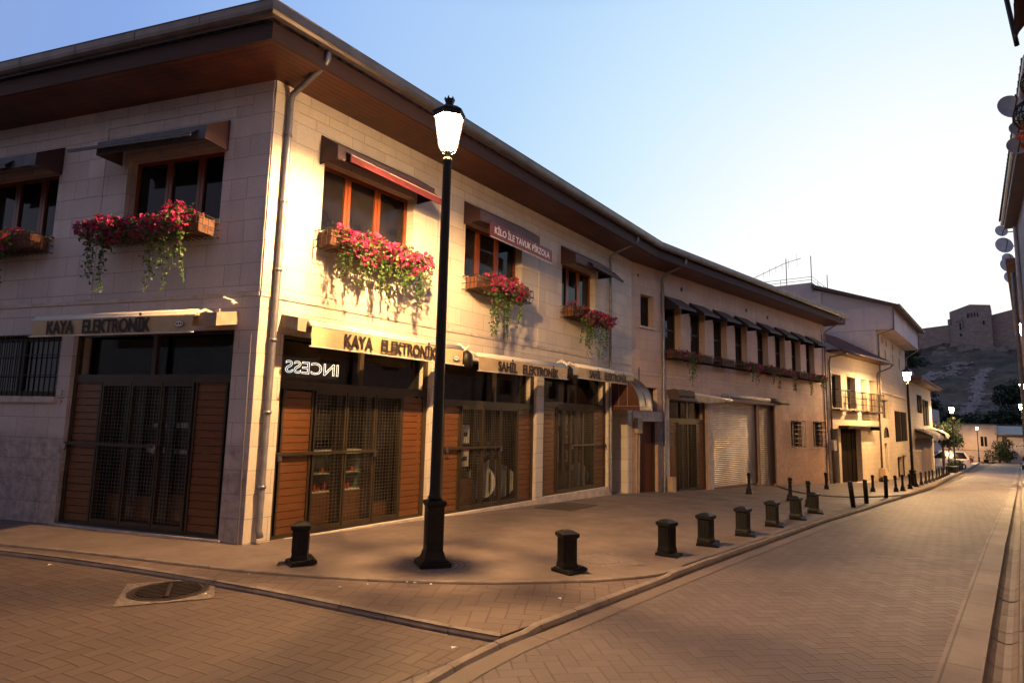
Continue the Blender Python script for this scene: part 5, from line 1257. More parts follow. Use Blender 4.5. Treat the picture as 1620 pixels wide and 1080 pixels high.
# ================================================================== THE TALL HOUSE WITH THE OVERHANGING TOP FLOOR
hd = thing('tall_house', 'tall old house with overhanging top floor and blank plastered gable rising behind the long house', 'house', FD(0, 0, -1.3))
wD = [(.9, 3.3, 2.36, 3.5), (5.8, 8.2, .9, 2.9), (8.6, 11.0, .9, 2.9), (1.1, 2.2, -.9, .86), (6.0, 8.2, -1.9, -.13), (8.4, 10.6, -1.9, -.13), (1.9, 2.4, 7.05, 7.45), (3.6, 4.1, 7.05, 7.45), (6.3, 6.9, 7.05, 7.45), (9.6, 10.2, 7.05, 7.45),
      (3.0, 3.6, 5.95, 6.7), (6.0, 6.7, 5.95, 6.7), (9.0, 9.8, 5.95, 6.7)]
FDm = shell(FD, 0, 12.6, -2.2, 7.60, wD, .3, STONE_C, hd, back=9, endmat=STONE_D)
for w_ in wD[:3]+wD[6:]: window(FD, *w_, [(w_[0]+w_[1])/2] if w_[1]-w_[0] > 1 else [], dep=.2, wood=WOOD_DARK, parent=hd)
for w_ in (wD[3], wD[4], wD[5]):
    mb = MB(); mb.fb(FD, w_[0], w_[1], -.25, -.18, w_[2], w_[3]); part('door', mb, SHUT_DARK, hd)
for (a, b) in ((5.7, 8.25), (8.55, 11.1)):
    mb = MB()
    for k in range(14): z = .9+2*k/14; mb.fb(FD, a, b, .02, .06, z, z+.11)
    mb.fb(FD, a, b, .01, .02, .88, 2.92); part('shutter', mb, SHUT_DARK, hd)
mb = MB(); mb.fb(FD, .2, 12.6, 0, .10, 3.88, 4.0); part('string_course', mb, PLINTH, hd)
mb = MB(); mb.tube([FD(1.7-.6*math.cos(x*math.pi/8), .05, 1.2+.6*math.sin(x*math.pi/8)) for x in range(9)], .05, 6); mb.fb(FD, 1.15, 2.25, -.02, .02, 1.2, 1.22)
mb.face([FD(1.7, .01, 1.2)]+[FD(1.7-.55*math.cos(x*math.pi/8), .01, 1.2+.55*math.sin(x*math.pi/8)) for x in range(9)]); part('arch', mb, IRON, hd)
# top floor box
mb = MB(); mb.fb(FD, 0, 12.6, -9, .9, 7.62, 9.0); part('top_floor', mb, STONE_D, hd)
# gable above it (slopes up away from the street), roof edge board
mb = MB()
g0, g1, g2 = (-.9, 8.98), (3.4, 10.62), (9.0, 10.62)
for u in (0.02, 12.5):
    mb.face([FD(u, .9, 8.98), FD(u, -3.4, 10.5), FD(u, -9, 10.5), FD(u, -9, 8.98)])
mb.face([FD(12.5, -9, 8.9), FD(.02, -9, 8.9), FD(.02, -9, 10.5), FD(12.5, -9, 10.5)])
part('gable', mb, STONE_D, hd)
mb = MB(); mb.hexa([FD(-.35, 1.25, 8.84), FD(13.0, 1.25, 8.84), FD(13.0, -3.4, 10.55), FD(-.35, -3.4, 10.55), FD(-.35, 1.25, 9.02), FD(13.0, 1.25, 9.02), FD(13.0, -3.4, 10.78), FD(-.35, -3.4, 10.78)]); part('roof', mb, simple('brown_roof_board', (.075, .045, .038), .7), hd)
mb = MB(); mb.tube([FD(-.3, 1.30, 8.98), FD(13.1, 1.30, 8.98)], .07, 8); mb.tube([FD(-.1, .98, 8.8), FD(-.06, .95, 7.6), FD(.12, .1, 7.35), FD(.15, .08, 3.0)], .05, 8); mb.tube([FD(12.5, .98, 8.8), FD(12.5, .92, 7.6), FD(12.3, .1, 7.0), FD(12.3, .1, 3)], .05, 8); part('gutter', mb, GUTTER, hd)
# roof terrace block behind, with railing and aerials
ht = thing('terrace_block', 'pale plastered rooftop block with a thin railing behind the long roof', 'house', FD(-1.5, -5, 8))
mb = MB(); 
PT = [FD(-.06, -2.9, 0), FD(-.06, -9.2, 0), FD(6, -9.2, 0), FD(6, -2.9, 0)]
mb.hexa([zed(p, 4) for p in PT]+[zed(p, z) for p, z in zip(PT, (10.3, 10.3, 10.3, 10.3))])
mb.hexa([zed(p, 10.3) for p in (FD(-.06, -3.4, 0), FD(-.06, -9.2, 0), FD(6, -9.2, 0), FD(6, -3.4, 0))]+[zed(p, 10.95) for p in (FD(-.06, -3.4, 0), FD(-.06, -9.2, 0), FD(6, -9.2, 0), FD(6, -3.4, 0))])
part('wall', mb, STONE_D, ht)
mb = MB(); q = [FD(-.1, -9.2, 0), FD(-.1, -3.4, 0), FD(6.5, -3.4, 0)]
for z in (11.12, 11.32): mb.tube([zed(p, z) for p in q], .018, 4)
for u in (0, 1.6, 3.2, 4.8, 6.4): mb.tube([FD(u-.1, -3.4, 10.9), FD(u-.1, -3.4, 11.34)], .016, 4)
for v in (5.3, 7.2, 9.1): mb.tube([FD(-.1, -v, 10.9), FD(-.1, -v, 11.34)], .016, 4)
part('railing', mb, simple('light_railing', (.30, .28, .30), .5), ht)
def aerial(u, v, z0, z1, lb, yagi=False):
    t = thing('aerial', lb, 'aerial', FD(u, -v, z0), group='rooftop aerials')
    mb = MB(); mb.tube([FD(u, -v, z0), FD(u, -v, z1)], .028, 5); part('mast', mb, IRON, t)
    if yagi:
        mb = MB(); a, b = FD(u, -v-2.4, z1-1.15), FD(u, -v+.95, z1-.10); mb.tube([a, FD(u, -v-.9, z1-.60), FD(u, -v, z1-.28), b], .018, 4)
        for k, L_ in ((.05, .15), (.15, .2), (.28, .2), (.4, .25), (.52, .22), (.64, .25), (.76, .3), (.92, .42)):
            c = a.lerp(b, k); mb.tube([c-Vector((0, 0, L_)), c+Vector((0, 0, L_))], .010, 4)
        part('antenna', mb, IRON, t)
    return t
aerial(0, 4.95, 10.9, 12.75, 'tall television aerial with a slanting boom on the rooftop block', True); aerial(-.05, 3.42, 10.9, 12.7, 'plain straight mast at the corner of the rooftop railing'); aerial(3.8, 3.3, 10.9, 12.2, 'short mast right of the rooftop railing')
t = thing('aerial', 'small aerial peeking over the long roof', 'aerial', FB(11, -5, 8), group='rooftop aerials')
mb = MB(); mb.tube([FB(11.5, -4.2, 7.8), FB(11.5, -4.2, 9.05)], .02, 5); mb.tube([FB(11.2, -4.2, 8.72), FB(11.8, -4.2, 8.62)], .015, 4); mb.tube([FB(11.45, -4.0, 8.70), FB(11.7, -4.4, 8.78)], .015, 4); part('mast', mb, IRON, t)

# ================================================================== THE LAST HOUSE OF THE ROW
he = thing('eaved_house', 'narrow lamplit house with wide eaves and a shop awning at the end of the row', 'house', FD(12.8, 0, -1.6))
FEd = .05
wE = [(17.6, 20.0, 3.1, 4.5), (21.4, 25.2, 2.1, 4.25), (14.5, 27.5, -2.2, 1.0)]
shell(FD, 12.75, 28.4, -2.6, 5.35, wE, .3, STONE_C, he, d0=.12, back=7)
for w_ in wE[:2]: window(FD, *w_, [(w_[0]+w_[1])/2], dep=.1, wood=WOOD_DARK, parent=he)
for k in range(4):
    mb = MB(); a = 17.4+(0, 1.4, 3.8, 5.9)[k]; mb.fb(FD, a, a+(1.2, 1.2, 1.5, 1.9)[k], .14, .20, (3.05, 3.05, 2.05, 2.05)[k], (4.5, 4.5, 4.25, 4.25)[k]); part('shutter', mb, SHUT_DARK, he)
mb = MB(); u = 14.6
while u < 27.4: mb.fb(FD, u, u+.42, -.1, -.02, -2.3, .98); u += .5
part('plank_shutter', mb, simple('weathered_planks', (.17, .11, .065), .6, sc=(5, 5, .6)), he)
mb = MB(); mb.fb(FD, 12.4, 29.4, -7, .95, 5.36, 5.46); part('soffit', mb, WOOD_SOFFIT, he)
mb = MB(); mb.hexa([FD(12.3, 1.05, 5.47), FD(29.5, 1.05, 5.47), FD(29.5, -7, 5.47), FD(12.3, -7, 5.47), FD(12.3, 1.05, 5.58), FD(29.5, 1.05, 5.58), FD(26.5, -3, 6.9), FD(14.5, -3, 6.9)]); part('roof', mb, ROOF_TILE, he)
t = thing('shop_canopy', 'black cloth canopy with cream flap over the last shopfront of the row', 'awning', FD(20, .5, .8))
mb = MB(); rows = [[FD(14.5+13.5*i/20, .15, 1.75+.05*math.sin(i*1.7)) for i in range(21)], [FD(14.5+13.5*i/20, .8, 1.5+.08*math.sin(i*2.1)) for i in range(21)], [FD(14.5+13.5*i/20, 1.3, 1.15+.10*math.sin(i*1.3+1)) for i in range(21)], [FD(14.5+13.5*i/20, 1.32, .85+.10*math.sin(i*1.1)) for i in range(21)]]
mb.grid(rows); part('cover', mb, AWN_SIDE, t)
mb = MB(); rows = [[FD(24+4.4*i/8, .2, 1.85+.05*math.sin(i*1.7)) for i in range(9)], [FD(24+4.4*i/8, .9, 1.62+.08*math.sin(i*2.1)) for i in range(9)], [FD(24+4.4*i/8, 1.4, 1.3+.08*math.sin(i*1.3+1)) for i in range(9)], [FD(24+4.4*i/8, 1.42, 1.0+.10*math.sin(i*1.1)) for i in range(9)]]
mb.grid(rows); part('cream_flap', mb, AWN_BEIGE, t)
mb = MB()
for u in (14.7, 21, 27.8): mb.tube([FD(u, .1, 1.6), FD(u, 1.3, 1.1)], .03, 5)
part('arm', mb, IRON, t)
v = FD(16.5, -.2, 6.05); t = thing('rooftop_dish', 'pale satellite dish on the roof of the last house', 'satellite dish', v)
mb = dish_mb(.42, .08, 18); s_ = Vector((1, .2, 0)).normalized(); nn = Vector((.2, -1, 0)).normalized(); mb.v = [v+s_*p.x+nn*p.y+Vector((0, 0, 1))*p.z for p in mb.v]; part('reflector', mb, DISH, t)
mb = MB(); mb.tube([v-nn*.05, v-Vector((0, 0, .6))], .03, 5); part('mount', mb, IRON, t)
v = sn(50.3, -5.6); t = thing('utility_cabinet', 'grey metal utility cabinet standing on the pavement past the second lamp', 'cabinet', v)
mb = MB(); F9 = Fr(v, H39); z = v.z; mb.fb(F9, -.45, .45, -.3, .3, z, z+.12); mb.fb(F9, -.42, .42, -.27, .27, z+.12, z+1.75); part('body', mb, simple('grey_cabinet', (.20, .17, .155), .5), t)
mb = MB(); mb.fb(F9, -.48, .48, -.34, .34, z+1.75, z+1.84); part('cap', mb, simple('grey_cap', (.26, .22, .20), .5), t)

# ================================================================== END OF THE STREET
FE = Fr(T*142, H39+math.pi/2, 1)   # faces back toward the camera
FE.n = -T
PALE = simple('pale_render', (.50, .40, .33), .85, var=.15, scale=.6)
hp = thing('pale_building', 'low pale rendered building lit by the far lamp at the end of the street', 'building', FE(-8, 0, -4))
shell(FE, -15.5, -3.3, -4.6, 2.65, [(-5.75, -4.7, -1.25, .62, .2), (-9.9, -8.8, .0, .75, .2)], .2, PALE, hp, back=9)
window(FE, -5.75, -4.7, -1.25, .62, [-5.2], dep=.15, wood=simple('cream_window', (.5, .38, .25), .5), parent=hp); window(FE, -9.9, -8.8, .0, .75, [], dep=.15, wood=simple('blue_grey_window', (.2, .22, .28), .5), parent=hp)
mb = MB(); mb.fb(FE, -15.5, -3.3, 0, .06, -2.05, -1.95); mb.fb(FE, -15.5, -3.3, -.4, .10, 2.65, 2.80); part('moulding', mb, simple('brown_moulding', (.2, .12, .08), .7), hp)
mb = MB(); mb.hexa([FE(-12.2, 0, -.3), FE(-8.2, 0, -.3), FE(-8.6, 1.6, -.6), FE(-12.2, 1.6, -.6), FE(-12.2, 0, -.2), FE(-8.2, 0, -.2), FE(-8.6, 1.6, -.5), FE(-12.2, 1.6, -.5)]); part('canopy', mb, AWN_RED, hp)
hg = thing('grey_roofed_building', 'low building with blue grey metal roof beside the bush at the end of the street', 'building', FE(0, 0, -4))
shell(FE, -3.25, 8, -4.6, 1.0, [(-2.6, -1.9, -1.6, .6, .3), (-1.2, .9, -2.0, .4, .15), (1.4, 2.8, -2.0, .4, .15)], .2, PALE, hg, d0=-.5, back=10)
mb = MB(); mb.hexa([FE(-3.6, .5, 1.0), FE(8.5, .5, 1.0), FE(8.5, -9, 2.4), FE(-3.6, -9, 2.4), FE(-3.6, .5, 1.12), FE(8.5, .5, 1.12), FE(8.5, -9, 2.6), FE(-3.6, -9, 2.6)]); part('roof', mb, simple('blue_grey_sheet_metal', (.13, .15, .18), .5, metal=.2), hg)
mb = MB(); mb.fb(FE, -3.3, 8, -.5, .52, .75, .98); part('fascia', mb, WOOD_DARK, hg)
mb = MB()
for (a, b) in ((-1.15, .85), (1.45, 2.75)):
    for k in range(12): mb.fb(FE, a, b, -.66, -.62, -1.98+k*.2, -1.98+k*.2+.17)
part('shutter', mb, simple('white_shutter', (.5, .46, .45), .5), hg)
mb = MB(); mb.fb(FE, -2.6, -1.9, -.8, -.76, -1.6, .6); part('window', mb, WOOD_DARK, hg)
hk = thing('pink_block', 'pale pink plastered block behind the last house of the row', 'building', sn(100, -12))
F8 = Fr(sn(96, -9.2), H39+math.pi/2); F8.n = -T
shell(F8, -7, 0.0, -4, 4.5, [(-1.6, -.8, 1.0, 2.2, .2)], .2, simple('pink_render', (.42, .32, .30), .85, var=.15), hk, back=16)
mb = MB(); mb.fb(F8, -7, .1, 0, .12, 2.3, 2.5); mb.fb(F8, -7, .2, 0, .2, 4.4, 4.6); mb.fb(F8, -7, .3, 0, .9, .2, .35); part('moulding', mb, PALE, hk)
# power line
mb = MB(); mb.tube([FE(-12, 1, 2.9), FE(-2, 1, 2.75), FE(8, 1, 3.0)], .03, 3); single('power_line', mb, simple('grey_cable', (.25, .25, .22), .6, bmp=0), 'thin cable slung above the low roofs at the end of the street', 'cable')

# --- the castle hill
def hillz(s_, n_):
    b = np.interp(s_, [150, 158, 175, 230, 290, 305, 330, 460], [-4.3, -3.5, 2, 16, 31, 35, 37, 37])
    side = np.interp(n_, [-220, -90, -40, 60, 160, 260], [.15, .6, 1, 1.05, .7, .1])
    b = -4.3+(b+4.3)*side
    f = min(1, max(0, (s_-158)/40))
    return b+f*(1.1*math.sin(s_*.11+n_*.07)*math.cos(n_*.13-s_*.03)+.5*math.sin(n_*.41+s_*.2)+.35*math.sin(s_*.63-n_*.5)+.2*math.sin(n_*1.3+s_*.9))
def HP(s_, n_, dz=0): return Vector((s_*T.x+n_*N.x, s_*T.y+n_*N.y, hillz(s_, n_)+dz))
mb = MB(); rows = []
for i in range(150): s_ = 150+(i/149)**1.0*320; rows.append([HP(s_, n_) for n_ in np.concatenate([np.linspace(-260, -60, 24), np.linspace(-58, 30, 90), np.linspace(32, 280, 26)])])
mb.grid(rows)
for f in mb.f: f.reverse()
def hillmat():
    m, t, b = newmat('scrubby_hill')
    f = noise(t, .11, 8, rough=.7); f2 = noise(t, .045, 5); f3 = noise(t, .5, 6, rough=.75)
    c = mixc(t, ramp(t, f, [(.42, 0.), (.56, 1.)]), (.055, .050, .034), (.145, .095, .068))
    rock = ramp(t, math_(t, 'ADD', math_(t, 'MULTIPLY', f2, .6), math_(t, 'MULTIPLY', f3, .4)), [(.58, 0.), (.64, 1.)])
    c = mixc(t, math_(t, 'MULTIPLY', rock, .8), c, (.27, .24, .235))
    lk(t, c, b.inputs['Base Color']); b.inputs['Roughness'].default_value = .9; bump(t, b, f3, 1, 1.0); return m
o = struct('hill', mb, hillmat(), smooth=True)
# pale rubble gullies on the slope
for j, path in enumerate(([(248, -6.5), (240, -8.6), (232, -8.0), (218, -9.0), (208, -7.8), (198, -9.0), (183, -9.8)], [(264, -14.5), (250, -17), (238, -20), (225, -22.5), (212, -27)])):
    mb = MB(); rg = random.Random(40+j)
    pts = resamp([Vector(p) for p in path], .6)
    for p in pts:
        for _ in range(7):
            a = p+Vector((rg.gauss(0, .8), rg.gauss(0, .75 if j == 0 else 1.5))); c = HP(a.x, a.y, .1); r_ = rg.uniform(.25, .7)
            mb.lathe([(r_*.3, -.3), (r_, 0), (r_*.7, r_*.55), (.05, r_*.7)], 5, c, rot=rg.random()*3)
    o = struct('rubble_slope', mb, simple('pale_rubble', (.27, .245, .24), .9, var=.4)); o['kind'] = 'stuff'
# --- the castle
FK = Fr(T*300, H39+math.pi/2); FK.n = -T
ca = thing('castle', 'ruined stone castle with a square tower on top of the scrubby hill', 'castle', FK(-12, 0, 34))
def poly_prism(mb, pts, zb, zt, uvw=True):
    n = len(pts); acc = 0
    for i in range(n):
        a, b = pts[i], pts[(i+1) % n]; L_ = (b-a).length; za, zb_ = (zt[i], zt[(i+1) % n]) if isinstance(zt, (list, tuple)) else (zt, zt)
        mb.face([zed(a, zb), zed(b, zb), zed(b, zb_), zed(a, za)], [(acc, zb), (acc+L_, zb), (acc+L_, zb_), (acc, za)]); acc += L_
    mb.face([zed(p, (zt[i] if isinstance(zt, (list, tuple)) else zt)) for i, p in enumerate(pts)])
mb = MB(); poly_prism(mb, [FK(-19.3, -3, 0), FK(-12.2, 3.5, 0), FK(-5.9, 1, 0), FK(-5.9, -14, 0), FK(-19.3, -14, 0)], 22, [49.0, 50.4, 50.0, 50.0, 49.0]); tw = part('tower', mb, STONE_FAR, ca)
mb = MB(); poly_prism(mb, [FK(-60, -10, 0), FK(-19.3, -4, 0), FK(-19.3, -9, 0), FK(-60, -15, 0)], 20, [41.5, 43.9, 43.9, 41.5]); part('curtain_wall', mb, STONE_FAR, ca)
mb = MB(); poly_prism(mb, [FK(-5.9, -2, 0), FK(2, 0, 0), FK(40, 3, 0), FK(40, -4, 0), FK(-5.9, -8, 0)], 20, [46.4, 48.0, 50, 50, 46.4]); part('curtain_wall', mb, STONE_FAR, ca)
mb = MB()
def onface(a, b, x, z0, z1, w_, out=.15):
    p = a.lerp(b, x); d = (b-a).normalized(); o = Vector((d.y, -d.x, 0)); o = o if o.dot(-T) > 0 else -o
    c = [p-d*w_+o*out, p+d*w_+o*out, p+d*w_-o*.2, p-d*w_-o*.2]; mb.hexa([zed(q, z0) for q in c]+[zed(q, z1) for q in c])
A, B_2, C_ = FK(-19.3, -3, 0), FK(-12.2, 3.5, 0), FK(-5.9, 1, 0)
for x in (.86, .93): onface(A, B_2, x, 45.2, 47.0, .16)
for x in (.05, .2, .35): onface(B_2, C_, x, 45.4, 47.0, .18)
onface(B_2, C_, .62, 42.3, 43.8, .3); onface(A, B_2, .50, 41, 43.6, .35); onface(A, B_2, .5, 38.5, 39.5, .4)
part('loophole', mb, simple('dark_opening', (.02, .016, .015), .9, bmp=0), ca)
mb = MB(); onface(A, B_2, .45, 44.5, 45.6, 1.3, .5); onface(A, B_2, .0, 43.8, 46.0, .7, .4); onface(A, B_2, .62, 41.5, 44.5, .3, .5); part('machicolation', mb, STONE_FAR, ca)
mb = MB(); rg = random.Random(6)
for _ in range(46):
    s_, n_ = rg.uniform(280, 297), rg.uniform(-24, 2); r_ = rg.uniform(.6, 2.0); mb.lathe([(r_*.5, -1), (r_, .2), (r_*.75, r_*.7), (.1, r_*.9)], 6, HP(s_, n_), rot=rg.random()*3)
o = struct('rock_outcrops', mb, simple('grey_brown_rock', (.21, .17, .15), .9, var=.5)); o['kind'] = 'stuff'

# ================================================================== FOLIAGE
def leaf_blob(mb, c, rx, ry, rz, n, size, rg, lumps=9):
    L_ = [(Vector((rg.gauss(0, .45)*rx, rg.gauss(0, .45)*ry, rg.gauss(0, .42)*rz)), rg.uniform(.35, .62)) for _ in range(lumps)]
    for _ in range(n):
        o, k = rg.choice(L_); d = Vector((rg.gauss(0, 1), rg.gauss(0, 1), rg.gauss(0, 1))).normalized()*rg.uniform(.55, 1.05)
        leaf(mb, c+o+Vector((d.x*rx*k, d.y*ry*k, d.z*rz*k)), size*rg.uniform(.6, 1.3), rg, .2)
def tree(name, x, y, z, h, cr, ch, lb, seed, n=2600, size=.22, group=None, trunks=1, tr=.09):
    rg = random.Random(seed); t = thing(name, lb, 'tree', (x, y, z), group=group)
    mb = MB()
    for k in range(trunks):
        ox, oy = (rg.uniform(-.35, .35), rg.uniform(-.35, .35)) if trunks > 1 else (0, 0)
        top = Vector((ox*1.5+rg.gauss(0, .1), oy*1.5, h-ch*1.0)); mb.tube([(ox, oy, -.1), (ox*1.1+rg.gauss(0, .05), oy, (h-ch)*.5), top], [tr, tr*.8, tr*.6], 8)
        for _ in range(5): e = top+Vector((rg.gauss(0, cr*.4), rg.gauss(0, cr*.4), rg.uniform(.3, 1)*ch*.8)); mb.tube([top-Vector((0, 0, rg.uniform(0, .5))), top.lerp(e, .5)+Vector((0, 0, .1)), e], [tr*.5, tr*.3, tr*.1], 5)
    part('trunk', mb, simple('dark_bark', (.06, .045, .035), .9), t, world=False)
    mb = MB(); leaf_blob(mb, Vector((0, 0, h-ch*.5)), cr, cr, ch*.55, n, size, rg, 14); part('crown', mb, TREE_LEAF, t, world=False); return t
v = sn(74, -5.8); tree('street_tree', v.x, v.y, v.z, 4.9, 1.5, 2.5, 'small bushy street tree standing before the parked minivan', 51, 3200, .20, trunks=3, tr=.07)
v = sn(139, -3.1); tree('round_bush', v.x, v.y, v.z, 3.4, 1.5, 3.3, 'round dark bush in front of the far low buildings', 52, 2600, .26, tr=.1)
v = sn(138.5, -2.0); tree('round_bush', v.x, v.y, v.z, 2.4, 1.0, 2.2, 'smaller dark bush to the right of the round bush', 53, 1500, .26, tr=.1)
hb = [(252, -28.5, 6.5, 'round dark tree alone on the hill left below the castle wall'), (168, -6, 6, 'dark scrub tree above the pale building'), (170, -1, 7, 'dark scrub tree above the blue grey roof'), (174, 5, 7, 'dark scrub tree at the right foot of the hill'), (190, -2, 6, 'dark scrub tree halfway up right of the rubble gully'),
      (172, -13, 5, 'low dark scrub tree left of the rubble gully'), (215, 2, 4, 'dark scrub tree near the right edge of the hill'), (187, -18, 5, 'low scrub tree in the middle of the slope'), (178, -28, 6, 'dark tree low on the slope beside the last house roof')]
for i, (s_, n_, h_, lb) in enumerate(hb):
    v = HP(s_, n_); tree('scrub_tree', v.x, v.y, v.z-.5, h_, h_*.62, h_*.9, lb, 60+i, 1500, .75, 'scrub trees on the castle hill', tr=.25)
for i, (s_, n_) in enumerate(((66, -4.75), (68.5, -4.8), (73.5, -4.9), (77, -4.95), (81, -5.0), (128, -6.6), (129, -4.6))):
    v = sn(s_, n_); t = thing('dark_planter', 'round dark plant tub on the kerb, '+['nearest of the row past the slim bollards', 'second of the row', 'third of the row, past the third lamp', 'fourth of the row', 'fifth of the row', 'left of the far lamp foot', 'right of the far lamp foot'][i], 'plant tub', v, group='plant tubs along the kerb')
    mb = MB(); mb.lathe([(.28, 0), (.34, .05), (.36, .45), (.42, .50), (.42, .55), (.30, .56)], 14); part('tub', mb, BLACK_MET, t, world=False)
    mb = MB(); rg = random.Random(80+i); leaf_blob(mb, Vector((0, 0, .75)), .36, .36, .28, 200, .11, rg, 5); part('plant', mb, TREE_LEAF, t, world=False)

# ================================================================== CARS
def car(name, v, rz, L_, W_, H_, paint, lb, van=True):
    t = thing(name, lb, 'car', v, rz)
    st = [(-.5, .42, .62, .62), (-.47, .30, .90, .80), (-.40, .26, 1.0, .95), (.22, .26, 1.0, .98), (.36, .28, .90, .95), (.47, .32, .76, .86), (.5, .42, .60, .70)]
    mb = MB(); rows = []
    for x, zb, zt, w_ in st:
        X = x*L_; w2 = W_/2*w_; rows.append([Vector((X, -w2*.96, zb)), Vector((X, -w2, (zb+zt)/2)), Vector((X, -w2*.97, zt)), Vector((X, -w2*.6, zt+.02)), Vector((X, w2*.6, zt+.02)), Vector((X, w2*.97, zt)), Vector((X, w2, (zb+zt)/2)), Vector((X, w2*.96, zb))])
    mb.grid(rows); mb.face(rows[0]); mb.face(rows[-1]); part('body', mb, paint, t, world=False, smooth=False)
    mb = MB(); c = [(-.46, 1.0), (-.38, H_-.06), (.10, H_), (.34, .95)] if van else [(-.40, 1.0), (-.22, H_-.03), (.08, H_), (.28, .95)]
    w1, w2 = W_/2*.93, W_/2*.76
    def ring(sg): return [Vector((x*L_, sg*(w1 if z < 1.05 else w2), z)) for x, z in c]
    a, b = ring(-1), ring(1); mb.face(a); mb.face(b[::-1])
    mb.face([a[1], a[2], b[2], b[1]]); mb.face([a[0], a[1], b[1], b[0]]); mb.face([a[2], a[3], b[3], b[2]]); part('cabin', mb, paint, t, world=False)
    def inset(P, f, off):
        c0 = sum(P, Vector())/len(P); return [c0+(p-c0)*f+off for p in P]
    for nm, P, off in (('rear_window', [a[0], a[1], b[1], b[0]], Vector((-.012, 0, .004))), ('windscreen', [a[2], a[3], b[3], b[2]], Vector((.012, 0, .008)))):
        mb = MB(); mb.face(inset(P, .82, off)); part(nm, mb, GLASS_WIN, t, world=False)
    for sg, P in ((-1, a), (1, b)):
        mb = MB(); m0 = P[1].lerp(P[2], .55); m1 = P[0].lerp(P[3], .55); mb.face(inset([P[0], P[1], m0, m1], .80, Vector((0, sg*.012, 0)))); mb.face(inset([m1, m0, P[2], P[3]], .80, Vector((0, sg*.012, 0)))); part('side_window', mb, GLASS_WIN, t, world=False)
    for x in (-.31, .31):
        for sg in (-1, 1):
            mb = MB(); M = Matrix.Translation((x*L_, sg*W_/2*.90, .33))@Matrix.Rotation(math.pi/2, 4, 'X'); mb.lathe([(.0, -.09), (.30, -.09), (.33, -.05), (.33, .05), (.30, .09), (0, .09)], 18, M=M); wh = part('wheel', mb, simple('tyre', (.02, .02, .02), .8, bmp=0), t, world=False)
            mb = MB(); mb.lathe([(0, -.10), (.19, -.10), (.2, .10), (0, .10)], 12, M=M); o = bpy.data.objects.new('rim', mesh_of('rim', mb, WHITE_PL)); COL.objects.link(o); o.parent = wh
    for sg in (-1, 1):
        mb = MB(); y = sg*W_/2*.72; mb.box(-.492*L_-.01, -.46*L_, min(y, y+sg*.16), max(y, y+sg*.16), .70, 1.0); part('tail_light', mb, simple('red_tail_lens', (.5, .02, .01), .2, bmp=0), t, world=False)
        mb = MB(); mb.box(.46*L_, .487*L_, min(y, y+sg*.16), max(y, y+sg*.16), .58, .72); part('headlight', mb, DISH, t, world=False)
    return t
WHITE_CAR = simple('white_car_paint', (.62, .60, .58), .25, var=.05, bmp=0); BLUE_CAR = simple('dark_blue_car_paint', (.03, .035, .05), .25, var=.1, bmp=0)
car('minivan', sn(80, -6.35), math.atan2(-N.y, -N.x)+R(14), 4.4, 1.8, 1.85, WHITE_CAR, 'white minivan parked beyond the row of slim bollards beside the street tree')
car('parked_car', sn(96, .75), math.pi/2-H39+math.pi, 4.2, 1.7, 1.5, BLUE_CAR, 'dark parked car at the far right edge of the street', van=False)

# ================================================================== RIGHT SIDE OF THE STREET
RS_DARK = simple('mauve_grey_render', (.36, .30, .29), .8, var=.3, scale=2)
BRICKRED = simple('brick_red_paint', (.20, .085, .07), .7)
# near house: wall outside the picture, awning and baskets in it
h0 = thing('balcony_house', 'house at the near right edge whose awning and baskets lean into view', 'house', sn(6, 1.3))
Fz = Fr(sn(0, 1.25), H39, -1)
shell(Fz, -9, 11.6, -.6, 9.6, [(9.0, 10.6, 5.2, 7.4, .2), (5, 6.6, 5.2, 7.4, .2), (9.0, 10.4, .6, 2.6, .2)], .2, RS_DARK, h0, back=7)
for a, b, c, d in ((9.0, 10.6, 5.2, 7.4), (5, 6.6, 5.2, 7.4), (9.0, 10.4, .6, 2.6)): window(Fz, a, b, c, d, [(a+b)/2], dep=.15, wood=WOOD_DARK, parent=h0)
t = thing('balcony_awning', 'brown ribbed awning with scalloped hem hanging in at the top right corner', 'awning', Fz(10, .6, 7))
mb = MB(); rows = []
for k in range(41):
    u = 8.4+2.0*k/40; w_ = .03*math.cos(k*math.pi/2)
    rows.append([Fz(u, .0, 8.25+w_), Fz(u, .45, 7.75+w_), Fz(u, .92, 7.20+w_), Fz(u, .98, 7.02+w_+(.05*abs(math.sin(k*.39))))])
mb.grid(rows); part('cover', mb, simple('brown_striped_cloth', (.11, .05, .035), .7), t)
mb = MB(); mb.tube([Fz(10.42, .0, 7.1), Fz(10.42, 1.08, 7.9)], .028, 6); mb.tube([Fz(10.42, 1.08, 8.4), Fz(10.42, .95, 7.05)], .03, 6); mb.tube([Fz(8.4, 1.10, 7.92), Fz(10.45, 1.10, 7.92)], .05, 6); part('arm', mb, IRON, t)
for i, (u, d, z, lb) in enumerate(((10.6, .76, 6.55, 'upper round wire basket hanging at the right edge'), (11.1, .86, 6.30, 'lower round wire basket hanging at the right edge'))):
    t = thing('wire_basket', lb, 'basket', Fz(u, d, z), group='round wire baskets at the right edge'); mb = MB(); c = Fz(u, d, z)
    for k in range(8):
        a = math.pi*k/8; mb.tube([c+Vector((.19*math.cos(a)*math.sin(x*math.pi/8), .19*math.sin(a)*math.sin(x*math.pi/8), .22*math.cos(x*math.pi/8))) for x in range(17)], .008, 4)
    for z_ in (-.12, 0, .12): r_ = math.sqrt(max(.001, 1-(z_/.22)**2))*.19; mb.tube([c+Vector((r_*math.cos(x*.524), r_*math.sin(x*.524), z_)) for x in range(13)], .008, 4)
    part('cage', mb, IRON, t)
